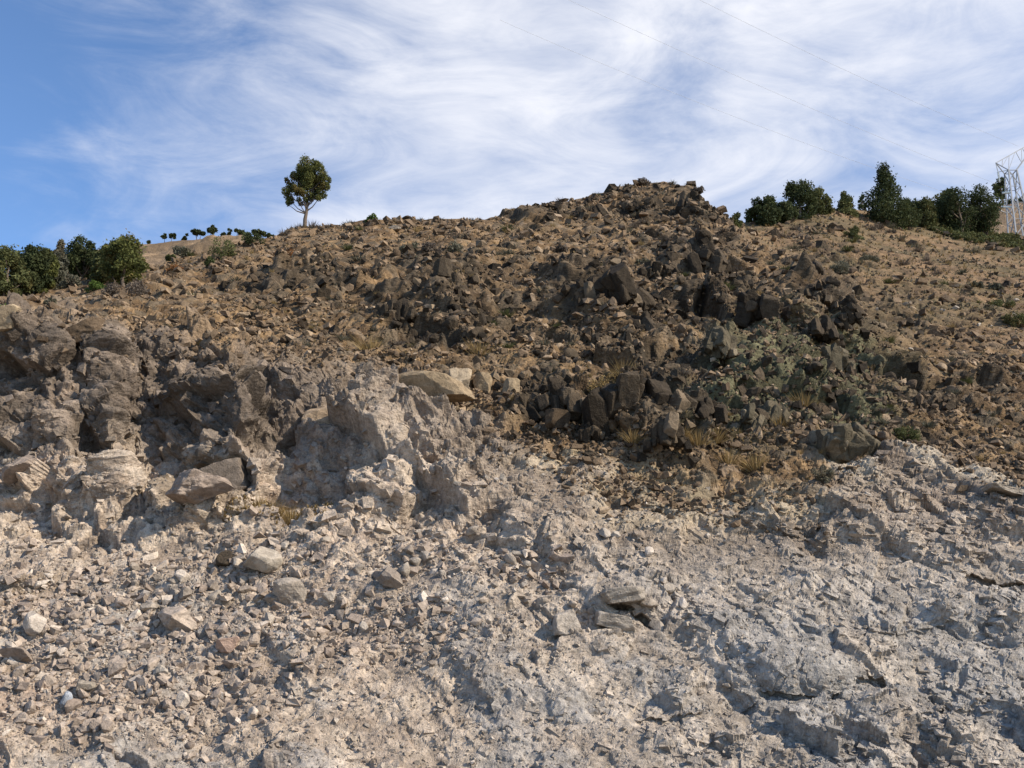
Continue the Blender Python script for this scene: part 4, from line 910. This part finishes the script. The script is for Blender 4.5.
# ------------------------------------------------------------------ pylon and wires
def bar(a, b, w):
    v, f = tube([a, b], [w, w], 4); return v, f
PD = 92.
def pw(u, v, d=PD): return Vector([float(q_) for q_ in world(u, v, d)])
pb = pw(1021, 244); hw = .66; zt = pw(1010, 172).z - pb.z
py_ = tag(bpy.data.objects.new('electricity_pylon', None), 'grey lattice electricity pylon cut by the right edge of the frame', 'pylon'); C.objects.link(py_); py_.location = pb
def part(name, parts, mat, parent, label=None):
    v, f = merge(parts); o = link(name, mesh_np(name, v, f, mat, 3), parent=parent)
    if label: o['label'] = label
    return o
def cor(t, sx, sy):
    w = .95 - .53 * t; return Vector((sx * w, sy * w, -3 + (zt + 3) * t))
for sx in (-1, 1):
    for sy in (-1, 1): part('leg', [bar(cor(0, sx, sy), cor(1, sx, sy), .085)], M_STEEL, py_)
NB = 6
for k in range(NB):
    t0_, t1_ = k / NB, (k + 1) / NB
    for (a, b) in (((-1, -1), (1, -1)), ((1, -1), (1, 1)), ((1, 1), (-1, 1)), ((-1, 1), (-1, -1))):
        if k % 2: a, b = b, a
        part('brace', [bar(cor(t0_, *a), cor(t1_, *b), .05), bar(cor(t1_, *a), cor(t1_, *b), .03)], M_STEEL, py_)
# the cross arm: a long truss from the left tip, over the tower head, out of the frame at the right
tl = Vector((-1.5, -.2, zt + .9)); tr_ = Vector((3.6, .2, zt + 3.9)); hd = [Vector((sx * .42, sy * .42, zt)) for sx, sy in ((-1, -1), (1, -1), (1, 1), (-1, 1))]
prt = [bar(tl, tr_, .055)]
for q_ in hd: prt.append(bar(tl if q_.x < 0 else tr_, q_, .05))
prt += [bar(hd[k], hd[(k + 1) % 4], .045) for k in range(4)]
for t in (.15, .3, .45, .6, .75):
    a_ = tl.lerp(tr_, t); lo = (tl.lerp(hd[0], t / .3) if t <= .3 else hd[1].lerp(tr_, (t - .3) / .7)); prt.append(bar(a_, lo, .035)); prt.append(bar(tl.lerp(tr_, t + .13), lo, .03))
part('cross_arm', prt, M_STEEL, py_)
part('arm_hanger', [bar(tl, tl + Vector((.1, 0, -1.0)), .04), bar(tl + Vector((.1, 0, -1.0)), hd[0], .035)], M_STEEL, py_)
def insulator(a, b):
    a, b = Vector(a), Vector(b); prt = [bar(a, b, .05)]
    n_ = 8
    for k in range(n_):
        c = a.lerp(b, (k + .5) / n_); d_ = (b - a).normalized() * .05; prt.append(tube([c - d_, c, c + d_], [.04, .12, .04], 7))
    return prt
for a, b in (((-.6, -.5, zt - 2.5), (-1.7, -1.0, zt - 2.8)), ((-.7, -.5, zt - 4.1), (-2.0, -1.0, zt - 4.3)), ((-1.4, -.2, zt - .1), (-1.42, -.3, zt - 1.3))):
    part('insulator', insulator(a, b), M_GLASS, py_)
jl = [Vector((-2.2 + 1.5 * math.sin(t * 1.57) , -.8, zt - 4.5 - .8 * math.sin(t * 3.14) + 1.0 * t)) for t in np.linspace(0, 1, 8)]
part('jumper_cable', [tube(jl, [.05] * 8, 5)], M_STEEL, py_)
def wire(label, pts):
    P3 = [pw(*q_) for q_ in pts]; o_ = []
    n_ = len(P3) - 1
    # smooth quadratic sag through three given points
    A, B, C_ = P3[0], P3[len(P3) // 2], P3[-1]
    for t in np.linspace(0, 1, 40):
        l0 = (t - .5) * (t - 1) * 2; l1 = -4 * t * (t - 1); l2 = 2 * t * (t - .5); o_.append(A * l0 + B * l1 + C_ * l2)
    v, f = tube(o_, [.010] * 40, 4); m_ = mesh_np('power_line', v, f, M_WIRE, 3); tag(link('power_line', m_), label, 'power line')
wire('lowest thin power line running up left from the middle of the pylon', [(990, 207, 90), (767, 129, 76), (500, 20, 62)])
wire('middle thin power line running up left from the left tip of the pylon arm', [(997, 184, 90), (820, 112, 76), (560, -4, 62)])
wire('highest thin power line running up left from the top of the pylon', [(1018, 146, 90), (860, 77, 76), (640, -30, 62)])
# labels of the repeats: each is told apart by the landmark it lies nearest to, and by size where two share that
LM = [(303, 200, 'the lone tree'), (228, 652, 'the reddish stone'), (67, 708, 'the bluish stone'), (262, 568, 'the pale boulder on the scree'), (178, 624, 'the wide pinkish boulder'), (40, 636, 'the shaded grey boulder'),
      (210, 480, 'the smooth slab in the left cut'), (484, 383, 'the three tan blocks'), (434, 411, 'the flat tan slab'), (642, 388, 'the biggest dark outcrop'), (612, 290, 'the high middle crag'), (815, 290, 'the right pinnacle'),
      (650, 183, 'the summit'), (853, 232, 'the round green bush'), (890, 195, 'the pyramid conifer'), (801, 198, 'the tallest tree of the clump'), (965, 212, 'the dark trees by the pylon'), (173, 266, 'the rusty bush'), (285, 260, 'the rust brown bush'),
      (390, 588, 'the rounded grey boulder'), (620, 601, 'the thin pale slab'), (740, 462, 'the row of grass tufts'), (838, 446, 'the flat olive slab'), (1003, 502, 'the thin white slab'), (432, 250, 'the row of grey shrubs'), (1015, 320, 'the olive shrub at right'),
      (604, 378, 'the round yellow bush'), (93, 286, 'the bright green bush'), (404, 492, 'the large pale rock mass'), (398, 310, 'the dark outcrop below the tree'), (994, 290, 'the pair of dark shrubs'), (718, 345, 'the upper olive outcrop'), (371, 220, 'the pale green skyline shrub')]
buckets = {}
for rec in REG:
    o, base, u, v, sz = rec
    k = min(range(len(LM)), key=lambda q_: math.hypot(LM[q_][0] - u, LM[q_][1] - v)); dx = u - LM[k][0]; dy = v - LM[k][1]; dist = math.hypot(dx, dy)
    oct_ = int(round(math.atan2(-dy, dx) / (math.pi / 4))) % 8
    way = ('right of', 'up and right of', 'above', 'up and left of', 'left of', 'down and left of', 'below', 'down and right of')[oct_]
    far_ = 'close ' if dist < 28 else ('' if dist < 60 else 'well ')
    buckets.setdefault((o['group'], base, far_ + way + ' ' + LM[k][2]), []).append((sz, o))
for (g_, base, where), lst in buckets.items():
    lst.sort(key=lambda q_: -q_[0]); n_ = len(lst)
    for q_, (sz, o) in enumerate(lst):
        pre = '' if n_ == 1 else (('larger ', 'smaller ')[q_] if n_ == 2 else ('largest ' if q_ == 0 else ('smallest ' if q_ == n_ - 1 else 'middle sized ')))
        o['label'] = pre + base.replace('small ', '' if pre else 'small ') + ' ' + where
print('tris', sum(len(m.loops) - 2 * len(m.polygons) for m in bpy.data.meshes), 'objects', len(bpy.data.objects))
